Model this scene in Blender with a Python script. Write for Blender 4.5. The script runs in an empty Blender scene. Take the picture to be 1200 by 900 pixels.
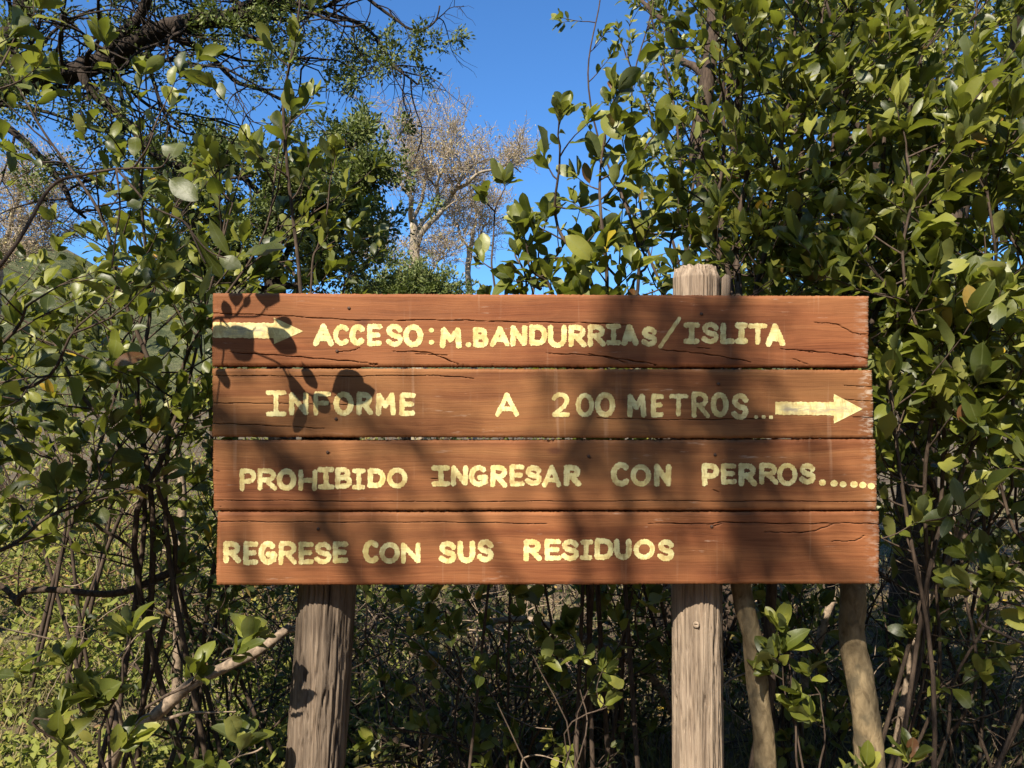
import bpy, math, random
import numpy as np
from mathutils import Vector, noise as mnoise

# ------------------------------------------------------------------ camera, light, exposure
scene = bpy.context.scene
COL = scene.collection
PITCH = math.radians(1.7)
EYE = np.array([0.0, 0.0, 1.5])
FPX = 940.0
cam_d = bpy.data.cameras.new("camera")
cam = bpy.data.objects.new("camera", cam_d)
COL.objects.link(cam)
cam.location = EYE
cam.rotation_euler = (math.radians(90) + PITCH, 0, 0)
cam_d.sensor_width = 36.0
cam_d.lens = 36.0 * FPX / 1200.0
cam_d.clip_start = 0.02
cam_d.clip_end = 6000
scene.camera = cam

SUN_EL, SUN_AZ = math.radians(45), math.radians(27)      # behind the camera, to its left
SUN = np.array([-math.cos(SUN_EL) * math.sin(SUN_AZ), -math.cos(SUN_EL) * math.cos(SUN_AZ), math.sin(SUN_EL)])
world = bpy.data.worlds.new("World")
scene.world = world
world.use_nodes = True
wn = world.node_tree
wn.nodes.clear()
w_out = wn.nodes.new("ShaderNodeOutputWorld")
w_bg = wn.nodes.new("ShaderNodeBackground")
w_sky = wn.nodes.new("ShaderNodeTexSky")
w_sky.sky_type = 'NISHITA'
w_sky.sun_disc = False
w_sky.sun_elevation = SUN_EL
w_sky.sun_rotation = math.radians(180) + SUN_AZ
w_sky.altitude = 900
w_sky.air_density = 1.0
w_sky.dust_density = 2.2
w_sky.ozone_density = 2.5
w_bg.inputs[1].default_value = 0.078
w_mul = wn.nodes.new("ShaderNodeMix")
w_mul.data_type = 'RGBA'
w_mul.blend_type = 'MULTIPLY'
w_mul.inputs[0].default_value = 1.0
w_mul.inputs[7].default_value = (.56, 1.0, 1.42, 1)       # the camera's deep blue rendering of a clear sky
wn.links.new(w_sky.outputs[0], w_mul.inputs[6])
wn.links.new(w_mul.outputs[2], w_bg.inputs[0])
wn.links.new(w_bg.outputs[0], w_out.inputs[0])

sun_d = bpy.data.lights.new("sun", 'SUN')
sun_d.energy = 5.0
sun_d.angle = math.radians(0.53)
sun_d.color = (1.0, 0.90, 0.74)
sun = bpy.data.objects.new("sun", sun_d)
COL.objects.link(sun)
sun.rotation_euler = Vector(SUN).to_track_quat('Z', 'Y').to_euler()
sun.location = (-3, -6, 9)

scene.view_settings.view_transform = 'Standard'
scene.view_settings.look = 'None'
scene.view_settings.gamma = 1
scene.view_settings.use_curve_mapping = False
scene.view_settings.exposure = 0.98
scene.render.engine = 'CYCLES'
scene.cycles.max_bounces = 6
scene.cycles.diffuse_bounces = 3
scene.cycles.glossy_bounces = 2
scene.cycles.transmission_bounces = 3
scene.cycles.use_denoising = True

# ------------------------------------------------------------------ small maths
def at(px, py, Y):
    """The point at depth Y that the photograph shows at (px, py)."""
    u = (px - 600.0) / FPX
    v = (450.0 - py) / FPX
    c, s = math.cos(PITCH), math.sin(PITCH)
    d = np.array([u, c - v * s, s + v * c])
    return EYE + d * (Y / d[1])

def unit(v):
    n = math.sqrt(float(v[0]) ** 2 + float(v[1]) ** 2 + float(v[2]) ** 2)
    return v / n if n > 1e-9 else np.array([0.0, 0.0, 1.0])

def smooth(pts, per=5):
    """Catmull-Rom through pts."""
    P = [np.asarray(p, float) for p in pts]
    if len(P) < 3:
        return np.array(P)
    P = [2 * P[0] - P[1]] + P + [2 * P[-1] - P[-2]]
    out = []
    for i in range(1, len(P) - 2):
        a, b, c, d = P[i - 1], P[i], P[i + 1], P[i + 2]
        for k in range(per):
            t = k / per
            out.append(0.5 * (2 * b + (c - a) * t + (2 * a - 5 * b + 4 * c - d) * t * t + (3 * b - a - 3 * c + d) * t ** 3))
    out.append(P[-2])
    return np.array(out)

def wander(rng, pts, amp):
    P = np.array(pts, float)
    n = len(P)
    ph = rng.uniform(0, 6.28, 3)
    t = np.linspace(0, 1, n)
    for k in range(3):
        P[:, k] += amp * (np.sin(t * 7.0 + ph[k]) - math.sin(ph[k])) * 0.6 + amp * 0.45 * (np.sin(t * 17 + 2 * ph[k]) - math.sin(2 * ph[k]))
    return P

# ------------------------------------------------------------------ objects
def thing(name, label, cat, loc, group=None):
    o = bpy.data.objects.new(name, None)
    COL.objects.link(o)
    o.location = loc
    o["label"] = label
    o["category"] = cat
    if group:
        o["group"] = group
    o.empty_display_size = 0.1
    o["_base"] = [float(x) for x in loc]
    return o

def base_of(parent):
    b = np.zeros(3)
    while parent is not None:
        b = b + np.array(parent.location)
        parent = parent.parent
    return b

def mesh_obj(name, verts, faces_flat, loop_tot, mat, parent=None, smooth_shade=True, attrs=None):
    """One mesh object from numpy arrays of world coordinates."""
    verts = np.asarray(verts, np.float32).reshape(-1, 3)
    if parent is not None:
        verts = verts - base_of(parent).astype(np.float32)
    faces_flat = np.asarray(faces_flat, np.int32)
    loop_tot = np.asarray(loop_tot, np.int32)
    me = bpy.data.meshes.new(name)
    me.vertices.add(len(verts))
    me.vertices.foreach_set("co", verts.ravel())
    me.loops.add(len(faces_flat))
    me.loops.foreach_set("vertex_index", faces_flat)
    me.polygons.add(len(loop_tot))
    starts = np.concatenate([[0], np.cumsum(loop_tot)[:-1]]).astype(np.int32)
    me.polygons.foreach_set("loop_start", starts)
    me.polygons.foreach_set("loop_total", loop_tot)
    me.polygons.foreach_set("use_smooth", np.full(len(loop_tot), smooth_shade, bool))
    for k, v in (attrs or {}).items():
        a = me.attributes.new(k, 'FLOAT', 'POINT')
        a.data.foreach_set("value", np.asarray(v, np.float32))
    me.update(calc_edges=True)
    me.validate()
    me.materials.append(mat)
    o = bpy.data.objects.new(name, me)
    COL.objects.link(o)
    if parent is not None:
        o.parent = parent
    return o

class Tubes:
    def __init__(self):
        self.v, self.f, self.n, self.c = [], [], [], 0

    def add(self, pts, radii, k=6, cap=True, lump=None):
        P = np.asarray(pts, float)
        n = len(P)
        if n < 2:
            return
        R = np.broadcast_to(np.asarray(radii, float), (n,)) if np.ndim(radii) == 0 else np.asarray(radii, float)
        if len(R) != n:
            R = np.interp(np.linspace(0, 1, n), np.linspace(0, 1, len(R)), R)
        T = np.gradient(P, axis=0)
        T /= np.linalg.norm(T, axis=1)[:, None] + 1e-12
        ref = np.array([1.0, 0, 0]) if abs(T[:, 0]).mean() < 0.6 else np.array([0, 1.0, 0])
        A = np.cross(T, ref)
        A /= np.linalg.norm(A, axis=1)[:, None] + 1e-12
        B = np.cross(T, A)
        ang = np.arange(k) * 2 * math.pi / k
        rr = R[:, None] * np.ones(k)[None, :]
        if lump is not None:
            rr = rr * lump(n, k)
        V = P[:, None, :] + rr[:, :, None] * (np.cos(ang)[None, :, None] * A[:, None, :] + np.sin(ang)[None, :, None] * B[:, None, :])
        self.v.append(V.reshape(-1, 3))
        i = np.arange(n - 1)[:, None] * k
        j = np.arange(k)[None, :]
        j2 = (j + 1) % k
        q = np.stack([i + j, i + j2, i + k + j2, i + k + j], -1).reshape(-1, 4) + self.c
        self.f.append(q.ravel())
        self.n.append(np.full(len(q), 4))
        if cap:
            self.f.append(np.arange(k) + self.c + (n - 1) * k)
            self.n.append(np.array([k]))
            self.f.append(np.arange(k)[::-1] + self.c)
            self.n.append(np.array([k]))
        self.c += n * k

    def build(self, name, mat, parent=None):
        if not self.v:
            return None
        return mesh_obj(name, np.concatenate(self.v), np.concatenate(self.f), np.concatenate(self.n), mat, parent)

def leaf_template(t, hw):
    """Rows of (left, mid, right) and a tip."""
    s, x, tt, F = [], [], [], []
    for a, b in zip(t[:-1], hw[:-1]):
        for sx in (-1, 0, 1):
            x.append(sx * b)
            tt.append(a)
    x.append(0.0)
    tt.append(t[-1])
    n = len(t) - 1
    for i in range(n - 1):
        a = i * 3
        F.append((a, a + 1, a + 4, a + 3))
        F.append((a + 1, a + 2, a + 5, a + 4))
    tip = n * 3
    a = (n - 1) * 3
    F.append((a, a + 1, tip))
    F.append((a + 1, a + 2, tip))
    return np.array(x), np.array(tt), F

T_HI = leaf_template([0, .10, .20, .34, .50, .66, .80, .92, 1.0], [.018, .022, .21, .39, .49, .50, .42, .25, 0])
T_LO = leaf_template([0, .2, .5, .8, 1.0], [.04, .38, .5, .29, 0])
T_BL = leaf_template([0, .5, 1.0], [.3, .5, 0])

class Leaves:
    def __init__(self, tmpl=T_HI):
        self.t = tmpl
        self.p, self.a, self.nn, self.prm = [], [], [], []

    def add(self, p, axis, normal, L, W, curl=.15, fold=.2, rnd=.5, twist=0.0):
        self.p.append((p[0], p[1], p[2]))
        self.a.append((axis[0], axis[1], axis[2]))
        self.nn.append((normal[0], normal[1], normal[2]))
        self.prm.append((L, W, curl, fold, rnd, twist))

    def add_many(self, p, a, n, prm):
        self.p.extend(map(tuple, p)); self.a.extend(map(tuple, a)); self.nn.extend(map(tuple, n)); self.prm.extend(map(tuple, prm))

    def build(self, name, mat, parent=None):
        if not self.p:
            return None
        p = np.array(self.p); a = np.array(self.a); n = np.array(self.nn); q = np.array(self.prm)
        a /= np.linalg.norm(a, axis=1)[:, None] + 1e-9
        n = n - (n * a).sum(1)[:, None] * a
        n /= np.linalg.norm(n, axis=1)[:, None] + 1e-9
        s = np.cross(a, n)
        x, t, F = self.t
        L, W, C, FO, RN, TW = [q[:, i:i + 1] for i in range(6)]
        xx = x[None, :] * W
        G = .72 + .62 * ((RN * 57.3) % 1.0)             # where along the leaf it is widest
        tt = t[None, :] ** G * L
        bl = np.clip((t - .13) / .87, 0, 1)[None, :]
        h = FO * np.abs(xx) * 1.2 - C * bl ** 2 * L + TW * xx * bl * 2.0
        h = h + 0.10 * W * np.sin(t[None, :] * 10 + RN * 40 + x[None, :] * 2) * np.abs(x[None, :]) * 2
        side = 0.10 * L * np.sin(RN * 91) * bl ** 2
        V = p[:, None, :] + tt[:, :, None] * a[:, None, :] + (xx + side)[:, :, None] * s[:, None, :] + h[:, :, None] * n[:, None, :]
        m, N = len(x), len(p)
        tot1 = np.array([len(f) for f in F])
        flat1 = np.concatenate([np.array(f) for f in F])
        flat = (flat1[None, :] + (np.arange(N) * m)[:, None]).ravel()
        tot = np.tile(tot1, N)
        return mesh_obj(name, V.reshape(-1, 3), flat, tot, mat, parent,
                        attrs={"rnd": np.repeat(q[:, 4], m), "mid": np.tile(np.abs(x), N)})

# ------------------------------------------------------------------ materials
class NT:
    def __init__(self, name):
        self.m = bpy.data.materials.new(name)
        self.m.use_nodes = True
        self.t = self.m.node_tree
        self.t.nodes.clear()
        self.out = self.n("ShaderNodeOutputMaterial")
    def n(self, kind, **kw):
        x = self.t.nodes.new(kind)
        for k, v in kw.items():
            setattr(x, k, v)
        return x
    def l(self, a, b):
        self.t.links.new(a, b)
    def coord(self, scale=(1, 1, 1), which="Object"):
        tc = self.n("ShaderNodeTexCoord")
        mp = self.n("ShaderNodeMapping")
        mp.inputs["Scale"].default_value = scale
        self.l(tc.outputs[which], mp.inputs["Vector"])
        return mp.outputs["Vector"]
    def noise(self, vec, scale=5.0, detail=4.0, rough=.55, dist=0.0):
        x = self.n("ShaderNodeTexNoise")
        x.inputs["Scale"].default_value = scale
        x.inputs["Detail"].default_value = detail
        x.inputs["Roughness"].default_value = rough
        x.inputs["Distortion"].default_value = dist
        if vec is not None:
            self.l(vec, x.inputs["Vector"])
        return x.outputs["Fac"]
    def ramp(self, fac, stops, interp='LINEAR'):
        r = self.n("ShaderNodeValToRGB")
        r.color_ramp.interpolation = interp
        e = r.color_ramp.elements
        while len(e) < len(stops):
            e.new(0.5)
        for i, (p, c) in enumerate(stops):
            e[i].position = p
            e[i].color = (c[0], c[1], c[2], 1) if not isinstance(c, (int, float)) else (c, c, c, 1)
        self.l(fac, r.inputs[0])
        return r.outputs[0]
    def mix(self, fac, a, b, mode='MIX'):
        x = self.n("ShaderNodeMix", data_type='RGBA', blend_type=mode)
        for s, v in ((x.inputs[0], fac), (x.inputs[6], a), (x.inputs[7], b)):
            if isinstance(v, (int, float)):
                s.default_value = v
            elif isinstance(v, tuple):
                s.default_value = (v[0], v[1], v[2], 1)
            else:
                self.l(v, s)
        return x.outputs[2]
    def math(self, op, a, b=0.0):
        x = self.n("ShaderNodeMath", operation=op)
        for s, v in ((x.inputs[0], a), (x.inputs[1], b)):
            if isinstance(v, (int, float)):
                s.default_value = v
            else:
                self.l(v, s)
        return x.outputs[0]
    def bump(self, h, strength=.4, dist=.004, normal=None):
        x = self.n("ShaderNodeBump")
        x.inputs["Strength"].default_value = strength
        x.inputs["Distance"].default_value = dist
        self.l(h, x.inputs["Height"])
        if normal is not None:
            self.l(normal, x.inputs["Normal"])
        return x.outputs[0]
    def pbr(self, color, rough=.8, spec=.3, normal=None):
        p = self.n("ShaderNodeBsdfPrincipled")
        for s, v in (("Base Color", color), ("Roughness", rough), ("Specular IOR Level", spec)):
            if isinstance(v, (int, float)):
                p.inputs[s].default_value = v
            elif isinstance(v, tuple):
                p.inputs[s].default_value = (v[0], v[1], v[2], 1)
            else:
                self.l(v, p.inputs[s])
        if normal is not None:
            self.l(normal, p.inputs["Normal"])
        return p.outputs[0]
    def done(self, shader):
        self.l(shader, self.out.inputs[0])
        return self.m

def leaf_material(name, stops, rough=.36, spec=.5, trans=.28, trans_tint=(.30, .42, .05), back=.25):
    t = NT(name)
    a = t.n("ShaderNodeAttribute", attribute_name="rnd")
    mid = t.n("ShaderNodeAttribute", attribute_name="mid")
    col = t.ramp(a.outputs["Fac"], stops)
    blot = t.noise(t.coord((1, 1, 1)), 60, 3)
    col = t.mix(t.math('MULTIPLY', blot, .35), col, t.mix(1.0, col, (.55, .6, .5), 'MULTIPLY'))
    spot = t.noise(t.coord(), 190, 3, .6)
    col = t.mix(t.ramp(spot, [(.66, 0.0), (.70, .75)]), col, (.14, .085, .03))
    vein = t.math('LESS_THAN', mid.outputs["Fac"], .03)
    col = t.mix(t.math('MULTIPLY', vein, .22), col, (.22, .25, .10))
    g = t.n("ShaderNodeNewGeometry")
    col2 = t.mix(t.math('MULTIPLY', g.outputs["Backfacing"], back), col, (.20, .23, .14))
    b = t.bump(t.noise(t.coord(), 90, 2), .25, .002)
    p = t.pbr(col2, rough, spec, b)
    tr = t.n("ShaderNodeBsdfTranslucent")
    t.l(t.mix(.55, col, trans_tint), tr.inputs[0])
    ms = t.n("ShaderNodeMixShader")
    ms.inputs[0].default_value = trans
    t.l(p, ms.inputs[1])
    t.l(tr.outputs[0], ms.inputs[2])
    return t.done(ms.outputs[0])

def bark_material(name, dark, light, sc=(14, 14, 3), bump=.6, dist=.006, patch=None, rough=.9):
    t = NT(name)
    v = t.coord(sc)
    n1 = t.noise(v, 3.0, 6, .6, .6)
    n2 = t.noise(t.coord((1, 1, 1)), 6.0, 3)
    col = t.ramp(n1, [(.32, dark), (.62, light)])
    col = t.mix(t.ramp(n2, [(.4, 0.0), (.65, .6)]), col, t.mix(1.0, col, (.62, .58, .55), 'MULTIPLY'))
    if patch:
        n3 = t.noise(t.coord((1, 1, 1)), 11, 3)
        col = t.mix(t.ramp(n3, [(.56, 0.0), (.64, .8)]), col, patch)
    return t.done(t.pbr(col, rough, .2, t.bump(n1, bump, dist)))

def plank_material():
    t = NT("stained_plank_wood")
    warp = t.noise(t.coord((1.4, 1, 6)), 1.5, 3)
    base = t.coord((1, 1, 1))
    addw = t.n("ShaderNodeVectorMath", operation='ADD')
    t.l(base, addw.inputs[0])
    cmb = t.n("ShaderNodeCombineXYZ")
    t.l(t.math('MULTIPLY', warp, .05), cmb.inputs[2])
    t.l(cmb.outputs[0], addw.inputs[1])
    def mapped(s):
        mp = t.n("ShaderNodeMapping")
        mp.inputs["Scale"].default_value = s
        t.l(addw.outputs[0], mp.inputs["Vector"])
        return mp.outputs[0]
    rings = t.noise(mapped((.7, 1, 26)), 1.0, 5, .6)
    fibre = t.noise(mapped((5, 1, 300)), 1.0, 4, .65)
    broad = t.noise(mapped((1.1, 1, 4)), 1.6, 3)
    col = t.ramp(rings, [(.25, (.150, .045, .019)), (.48, (.245, .081, .032)), (.72, (.335, .130, .052))])
    col = t.mix(t.ramp(fibre, [(.32, .75), (.56, 0.0)]), col, t.mix(1.0, col, (.55, .50, .48), 'MULTIPLY'))
    grain = t.noise(mapped((2.2, 1, 95)), 1.0, 6, .7)
    col = t.mix(t.ramp(grain, [(.36, .55), (.46, .1), (.55, 0.0)]), col, t.mix(1.0, col, (.62, .56, .53), 'MULTIPLY'))
    col = t.mix(t.ramp(grain, [(.58, 0.0), (.72, .18)]), col, (.42, .19, .09))
    col = t.mix(t.ramp(broad, [(.40, 0.0), (.70, .55)]), col, (.31, .130, .052))
    blot = t.noise(t.coord((2.2, 1, 3)), 1.7, 5, .6)
    col = t.mix(t.ramp(blot, [(.50, 0.0), (.68, .65)]), col, t.mix(1.0, col, (.60, .54, .54), 'MULTIPLY'))
    tn = t.n("ShaderNodeAttribute", attribute_name="tone")
    col = t.mix(tn.outputs["Fac"], col, t.mix(1.0, col, (.88, 1.16, 1.05), 'MULTIPLY'))
    # pale rain runs and dusty scuffs
    runs = t.noise(t.coord((46, 1, 2.4)), 1.0, 3, .5)
    runm = t.math('MULTIPLY', t.ramp(runs, [(.62, 0.0), (.74, .28)]), t.ramp(t.noise(t.coord((3, 1, 6)), 1, 2), [(.42, 0.0), (.6, 1.0)]))
    col = t.mix(runm, col, (.50, .33, .22))
    sc = t.noise(t.coord((9, 1, 70)), 1.0, 5, .7)
    scm = t.math('MULTIPLY', t.ramp(sc, [(.62, 0.0), (.70, .55)]), t.ramp(t.noise(t.coord((2.5, 1, 8)), 1.3, 2), [(.5, 0.0), (.62, 1.0)]))
    col = t.mix(scm, col, (.55, .40, .30))
    kn = t.n("ShaderNodeTexVoronoi")
    kn.inputs["Scale"].default_value = 3.2
    t.l(t.coord((1, 1, 1.8)), kn.inputs["Vector"])
    col = t.mix(t.ramp(kn.outputs["Distance"], [(.03, .75), (.085, 0.0)]), col, (.10, .035, .02))
    en = t.n("ShaderNodeAttribute", attribute_name="ends")
    e2 = t.noise(t.coord((30, 1, 90)), 1.0, 4, .7)
    col = t.mix(t.math('MULTIPLY', en.outputs["Fac"], t.ramp(e2, [(.48, 0.0), (.60, .9)])), col, (.52, .44, .36))
    # cracks are coloured darker
    dk = t.n("ShaderNodeAttribute", attribute_name="crack_dark")
    col = t.mix(dk.outputs["Fac"], col, (.035, .016, .010))
    saw = t.n("ShaderNodeTexWave")
    saw.inputs["Scale"].default_value = 1.0
    saw.inputs["Distortion"].default_value = 3
    saw.inputs["Detail"].default_value = 2
    mp = t.n("ShaderNodeMapping")
    mp.inputs["Rotation"].default_value = (0, math.radians(35), 0)
    mp.inputs["Scale"].default_value = (70, 1, 6)
    t.l(base, mp.inputs["Vector"])
    t.l(mp.outputs[0], saw.inputs["Vector"])
    h = t.math('ADD', t.math('ADD', t.math('MULTIPLY', fibre, .6), t.math('ADD', t.math('MULTIPLY', rings, .5), t.math('MULTIPLY', grain, .7))), t.math('MULTIPLY', saw.outputs["Fac"], .03))
    return t.done(t.pbr(col, t.ramp(fibre, [(.3, .62), (.7, .80)]), .22, t.bump(h, .55, .0022)))

def paint_material():
    t = NT("cream_yellow_paint")
    n = t.noise(t.coord((9, 1, 60)), 1.0, 5, .65)
    b = t.noise(t.coord((1, 1, 1)), 22, 3)
    col = t.ramp(b, [(.3, (.64, .52, .19)), (.6, (.83, .74, .36))])
    col = t.mix(t.ramp(n, [(.34, .7), (.52, 0.0)]), col, (.50, .34, .12))
    n5 = t.noise(t.coord((70, 1, 26)), 1.0, 4, .7)
    col = t.mix(t.ramp(n5, [(.36, .75), (.52, 0.0)]), col, (.46, .31, .12))
    wa = t.n("ShaderNodeAttribute", attribute_name="wear")
    w2 = t.noise(t.coord((30, 1, 110)), 1.0, 5, .7)
    wm = t.math('MULTIPLY', wa.outputs["Fac"], t.ramp(w2, [(.40, 0.0), (.58, 1.0)]))
    col = t.mix(wm, col, (.34, .29, .21))
    return t.done(t.pbr(col, .55, .3, t.bump(n, .35, .0015)))

def post_material(name, dark, light):
    t = NT(name)
    v = t.coord((38, 38, 1.6))
    n1 = t.noise(v, 1.0, 7, .65, .5)
    n2 = t.noise(t.coord((120, 120, 4)), 1.0, 4, .6)
    n3 = t.noise(t.coord((4, 4, 2)), 1.0, 3)
    col = t.ramp(n1, [(.30, dark), (.46, tuple(.55 * d + .45 * l for d, l in zip(dark, light))), (.66, light)])
    col = t.mix(t.ramp(n2, [(.33, .6), (.52, 0.0)]), col, t.mix(1.0, col, (.5, .45, .42), 'MULTIPLY'))
    col = t.mix(t.ramp(n3, [(.45, 0.0), (.7, .45)]), col, t.mix(1.0, col, (.72, .68, .66), 'MULTIPLY'))
    dk = t.n("ShaderNodeAttribute", attribute_name="crack_dark")  # darker colour along the grooves
    col = t.mix(dk.outputs["Fac"], col, (.05, .035, .028))
    h = t.math('ADD', n1, t.math('MULTIPLY', n2, .5))
    return t.done(t.pbr(col, .9, .15, t.bump(h, 1.0, .010)))

M = {}
M["plank"] = plank_material()
M["paint"] = paint_material()
M["post"] = post_material("weathered_post_wood", (.055, .041, .032), (.275, .210, .155))
M["post_pale"] = post_material("pale_post_wood", (.14, .105, .078), (.44, .34, .25))
M["nail"] = NT("rusty_nail").m
_t = NT("rusty_nail_iron")
M["nail"] = _t.done(_t.pbr(_t.ramp(_t.noise(_t.coord(), 300, 3), [(.4, (.04, .022, .015)), (.65, (.12, .06, .035))]), .7, .4))
G_BROAD = [(0, (.030, .042, .009)), (.32, (.070, .086, .013)), (.62, (.155, .170, .024)), (.90, (.27, .27, .055)),
           (.980, (.29, .28, .06)), (.984, (.50, .38, .03)), (.992, (.42, .24, .03)), (.996, (.16, .07, .03))]
M["broad"] = leaf_material("glossy_broad_leaf", G_BROAD, .43, .42, .30, (.42, .48, .04))
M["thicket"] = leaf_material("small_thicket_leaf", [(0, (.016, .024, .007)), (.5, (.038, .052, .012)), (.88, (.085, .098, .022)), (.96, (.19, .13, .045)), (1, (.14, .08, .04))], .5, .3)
M["conifer"] = leaf_material("conifer_scale_leaf", [(0, (.055, .075, .022)), (.5, (.115, .145, .038)), (.9, (.19, .21, .06)), (1, (.24, .20, .08))], .6, .25, .15)
M["autumn"] = leaf_material("autumn_leaf", [(0, (.56, .38, .30)), (.4, (.58, .43, .28)), (.75, (.58, .49, .20)), (1, (.36, .35, .12))], .6, .25, .35, (.6, .4, .12))
M["meadow"] = leaf_material("meadow_leaf", [(0, (.12, .15, .03)), (.45, (.22, .24, .045)), (.75, (.29, .26, .065)), (.88, (.36, .28, .10)), (1, (.36, .20, .07))], .6, .25, .3)
M["grass"] = leaf_material("dry_grass_blade", [(0, (.09, .11, .035)), (.4, (.17, .16, .06)), (.7, (.29, .23, .11)), (1, (.36, .29, .17))], .7, .2, .25, (.4, .35, .12))
M["litter"] = leaf_material("fallen_leaf", [(0, (.09, .055, .035)), (.5, (.19, .115, .06)), (.85, (.28, .18, .09)), (.95, (.45, .30, .05)), (1, (.5, .34, .05))], .7, .2, .1)
M["stem"] = bark_material("shrub_stem_bark", (.035, .025, .02), (.105, .075, .055), (40, 40, 8), .4, .003)
M["twig"] = bark_material("reddish_twig_bark", (.07, .04, .028), (.19, .115, .07), (40, 40, 8), .3, .002)
M["sapling"] = bark_material("smooth_pale_bark", (.12, .088, .05), (.30, .23, .135), (16, 16, 7), .55, .009, (.085, .07, .045))
M["conbark"] = bark_material("rough_conifer_bark", (.014, .011, .009), (.058, .043, .034), (16, 16, 5), .9, .012)
M["deadwood"] = bark_material("pale_dead_wood", (.13, .10, .075), (.34, .26, .19), (20, 20, 20), .5, .004)
M["autbark"] = bark_material("lichen_bark", (.22, .18, .13), (.44, .36, .26), (10, 10, 4), .7, .012, (.24, .21, .09))

def ground_material():
    t = NT("forest_floor")
    n1 = t.noise(t.coord(), 1.3, 6, .6)
    n2 = t.noise(t.coord(), 26, 5, .65)
    col = t.ramp(n1, [(.35, (.085, .062, .042)), (.52, (.16, .125, .08)), (.68, (.15, .145, .06))])
    col = t.mix(t.ramp(n2, [(.38, .7), (.6, 0.0)]), col, (.055, .04, .028))
    return t.done(t.pbr(col, .95, .1, t.bump(n2, .8, .02)))
M["ground"] = ground_material()
def hill_material():
    t = NT("wooded_hillside")
    n1 = t.noise(t.coord((1, 1, .6)), .09, 6, .7)
    n2 = t.noise(t.coord(), .012, 4)
    col = t.ramp(n1, [(.36, (.045, .055, .025)), (.55, (.095, .10, .045)), (.7, (.16, .145, .075))])
    col = t.mix(t.ramp(n2, [(.58, 0.0), (.7, .7)]), col, (.22, .17, .12))
    return t.done(t.pbr(col, 1.0, .05, t.bump(n1, 1.0, 6.0)))
M["hill"] = hill_material()

# ------------------------------------------------------------------ ground and hills
def ground_z(x, y):
    return 0.06 * math.sin(x * .9 + 1.3) * math.cos(y * .7) + 0.03 * math.sin(x * 2.3 + y * 1.7) - .02

def make_ground():
    g = np.concatenate([-np.geomspace(2500, 12, 14), np.linspace(-10, 10, 61), np.geomspace(12, 2500, 14)])
    X, Y = np.meshgrid(g, g + 3.0)
    fade = np.clip(1 - (np.hypot(X, Y - 3) - 20) / 60, 0, 1)
    Z = (0.06 * np.sin(X * .9 + 1.3) * np.cos(Y * .7) + 0.03 * np.sin(X * 2.3 + Y * 1.7) - .02) * fade
    n = len(g)
    i = np.arange(n - 1)[:, None] * n + np.arange(n - 1)[None, :]
    q = np.stack([i, i + 1, i + n + 1, i + n], -1).reshape(-1, 4)
    o = mesh_obj("ground", np.stack([X, Y, Z], -1), q.ravel(), np.full(len(q), 4), M["ground"])
    o["kind"] = "structure"
make_ground()

def make_bounce_path():  # unseen trail, added to bounce warm light up at sign and leaves
    x = np.linspace(-7, 7, 57)
    V, n = [], len(x)
    for a in x:
        for k, v in enumerate(np.linspace(0, 1, 9)):
            y = -2.3 + 3.6 * v + .25 * math.sin(a * .8) + .12 * math.sin(a * 2.1 + k)
            V.append((a, y, ground_z(a, y) + .012 - .03 * (abs(v - .5) * 2) ** 6))
    i = np.arange(n - 1)[:, None] * 9 + np.arange(8)[None, :]
    q = np.stack([i, i + 9, i + 10, i + 1], -1).reshape(-1, 4)
    t = NT("added_trail_sand")
    n1 = t.noise(t.coord(), 4, 6, .65)
    m = t.done(t.pbr(t.ramp(n1, [(.3, (.15, .105, .065)), (.65, (.24, .17, .11))]), .95, .1, t.bump(n1, .6, .02)))
    o = mesh_obj("path", np.array(V), q.ravel(), np.full(len(q), 4), m)
    o["kind"] = "structure"
make_bounce_path()

def make_hills():
    rng = np.random.default_rng(4)
    az = np.linspace(-75, 75, 181)
    rows = 26
    V = []
    for a in az:
        # ridge height as an elevation angle: high on the left, low behind the sign
        el = 10.1 * np.interp(a, [-75, -45, -30, -22, -10, 0, 20, 75], [1.2, 1.05, 1.0, .90, .72, .70, .85, 1.0])
        el += .35 * math.sin(a * .55) + .18 * math.sin(a * 1.7 + 1) + .1 * math.sin(a * 4.1)
        for r in range(rows):
            t = r / (rows - 1)
            d = 420 + 480 * t
            z = math.tan(math.radians(el)) * 900 * (t ** 1.3) * .98
            z += (3.5 * mnoise.noise((a * .6, t * 9, 0)) + 1.2 * mnoise.noise((a * 2.5, t * 30, 3))) * (.3 + t) - 2
            V.append((d * math.sin(math.radians(a)), d * math.cos(math.radians(a)), z))
    n = len(az)
    i = np.arange(n - 1)[:, None] * rows + np.arange(rows - 1)[None, :]
    q = np.stack([i, i + rows, i + rows + 1, i + 1], -1).reshape(-1, 4)
    o = mesh_obj("hills", np.array(V), q.ravel(), np.full(len(q), 4), M["hill"])
    o["kind"] = "structure"
make_hills()

# ------------------------------------------------------------------ the sign
SY = 2.2                     # front face of the boards
TH = 0.058                   # board thickness
MPP = SY / FPX               # metres per photo pixel on the sign

def S(px, py, dy=0.0):
    p = at(px, py, SY)
    return np.array([p[0], SY + dy, p[2]])

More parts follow.
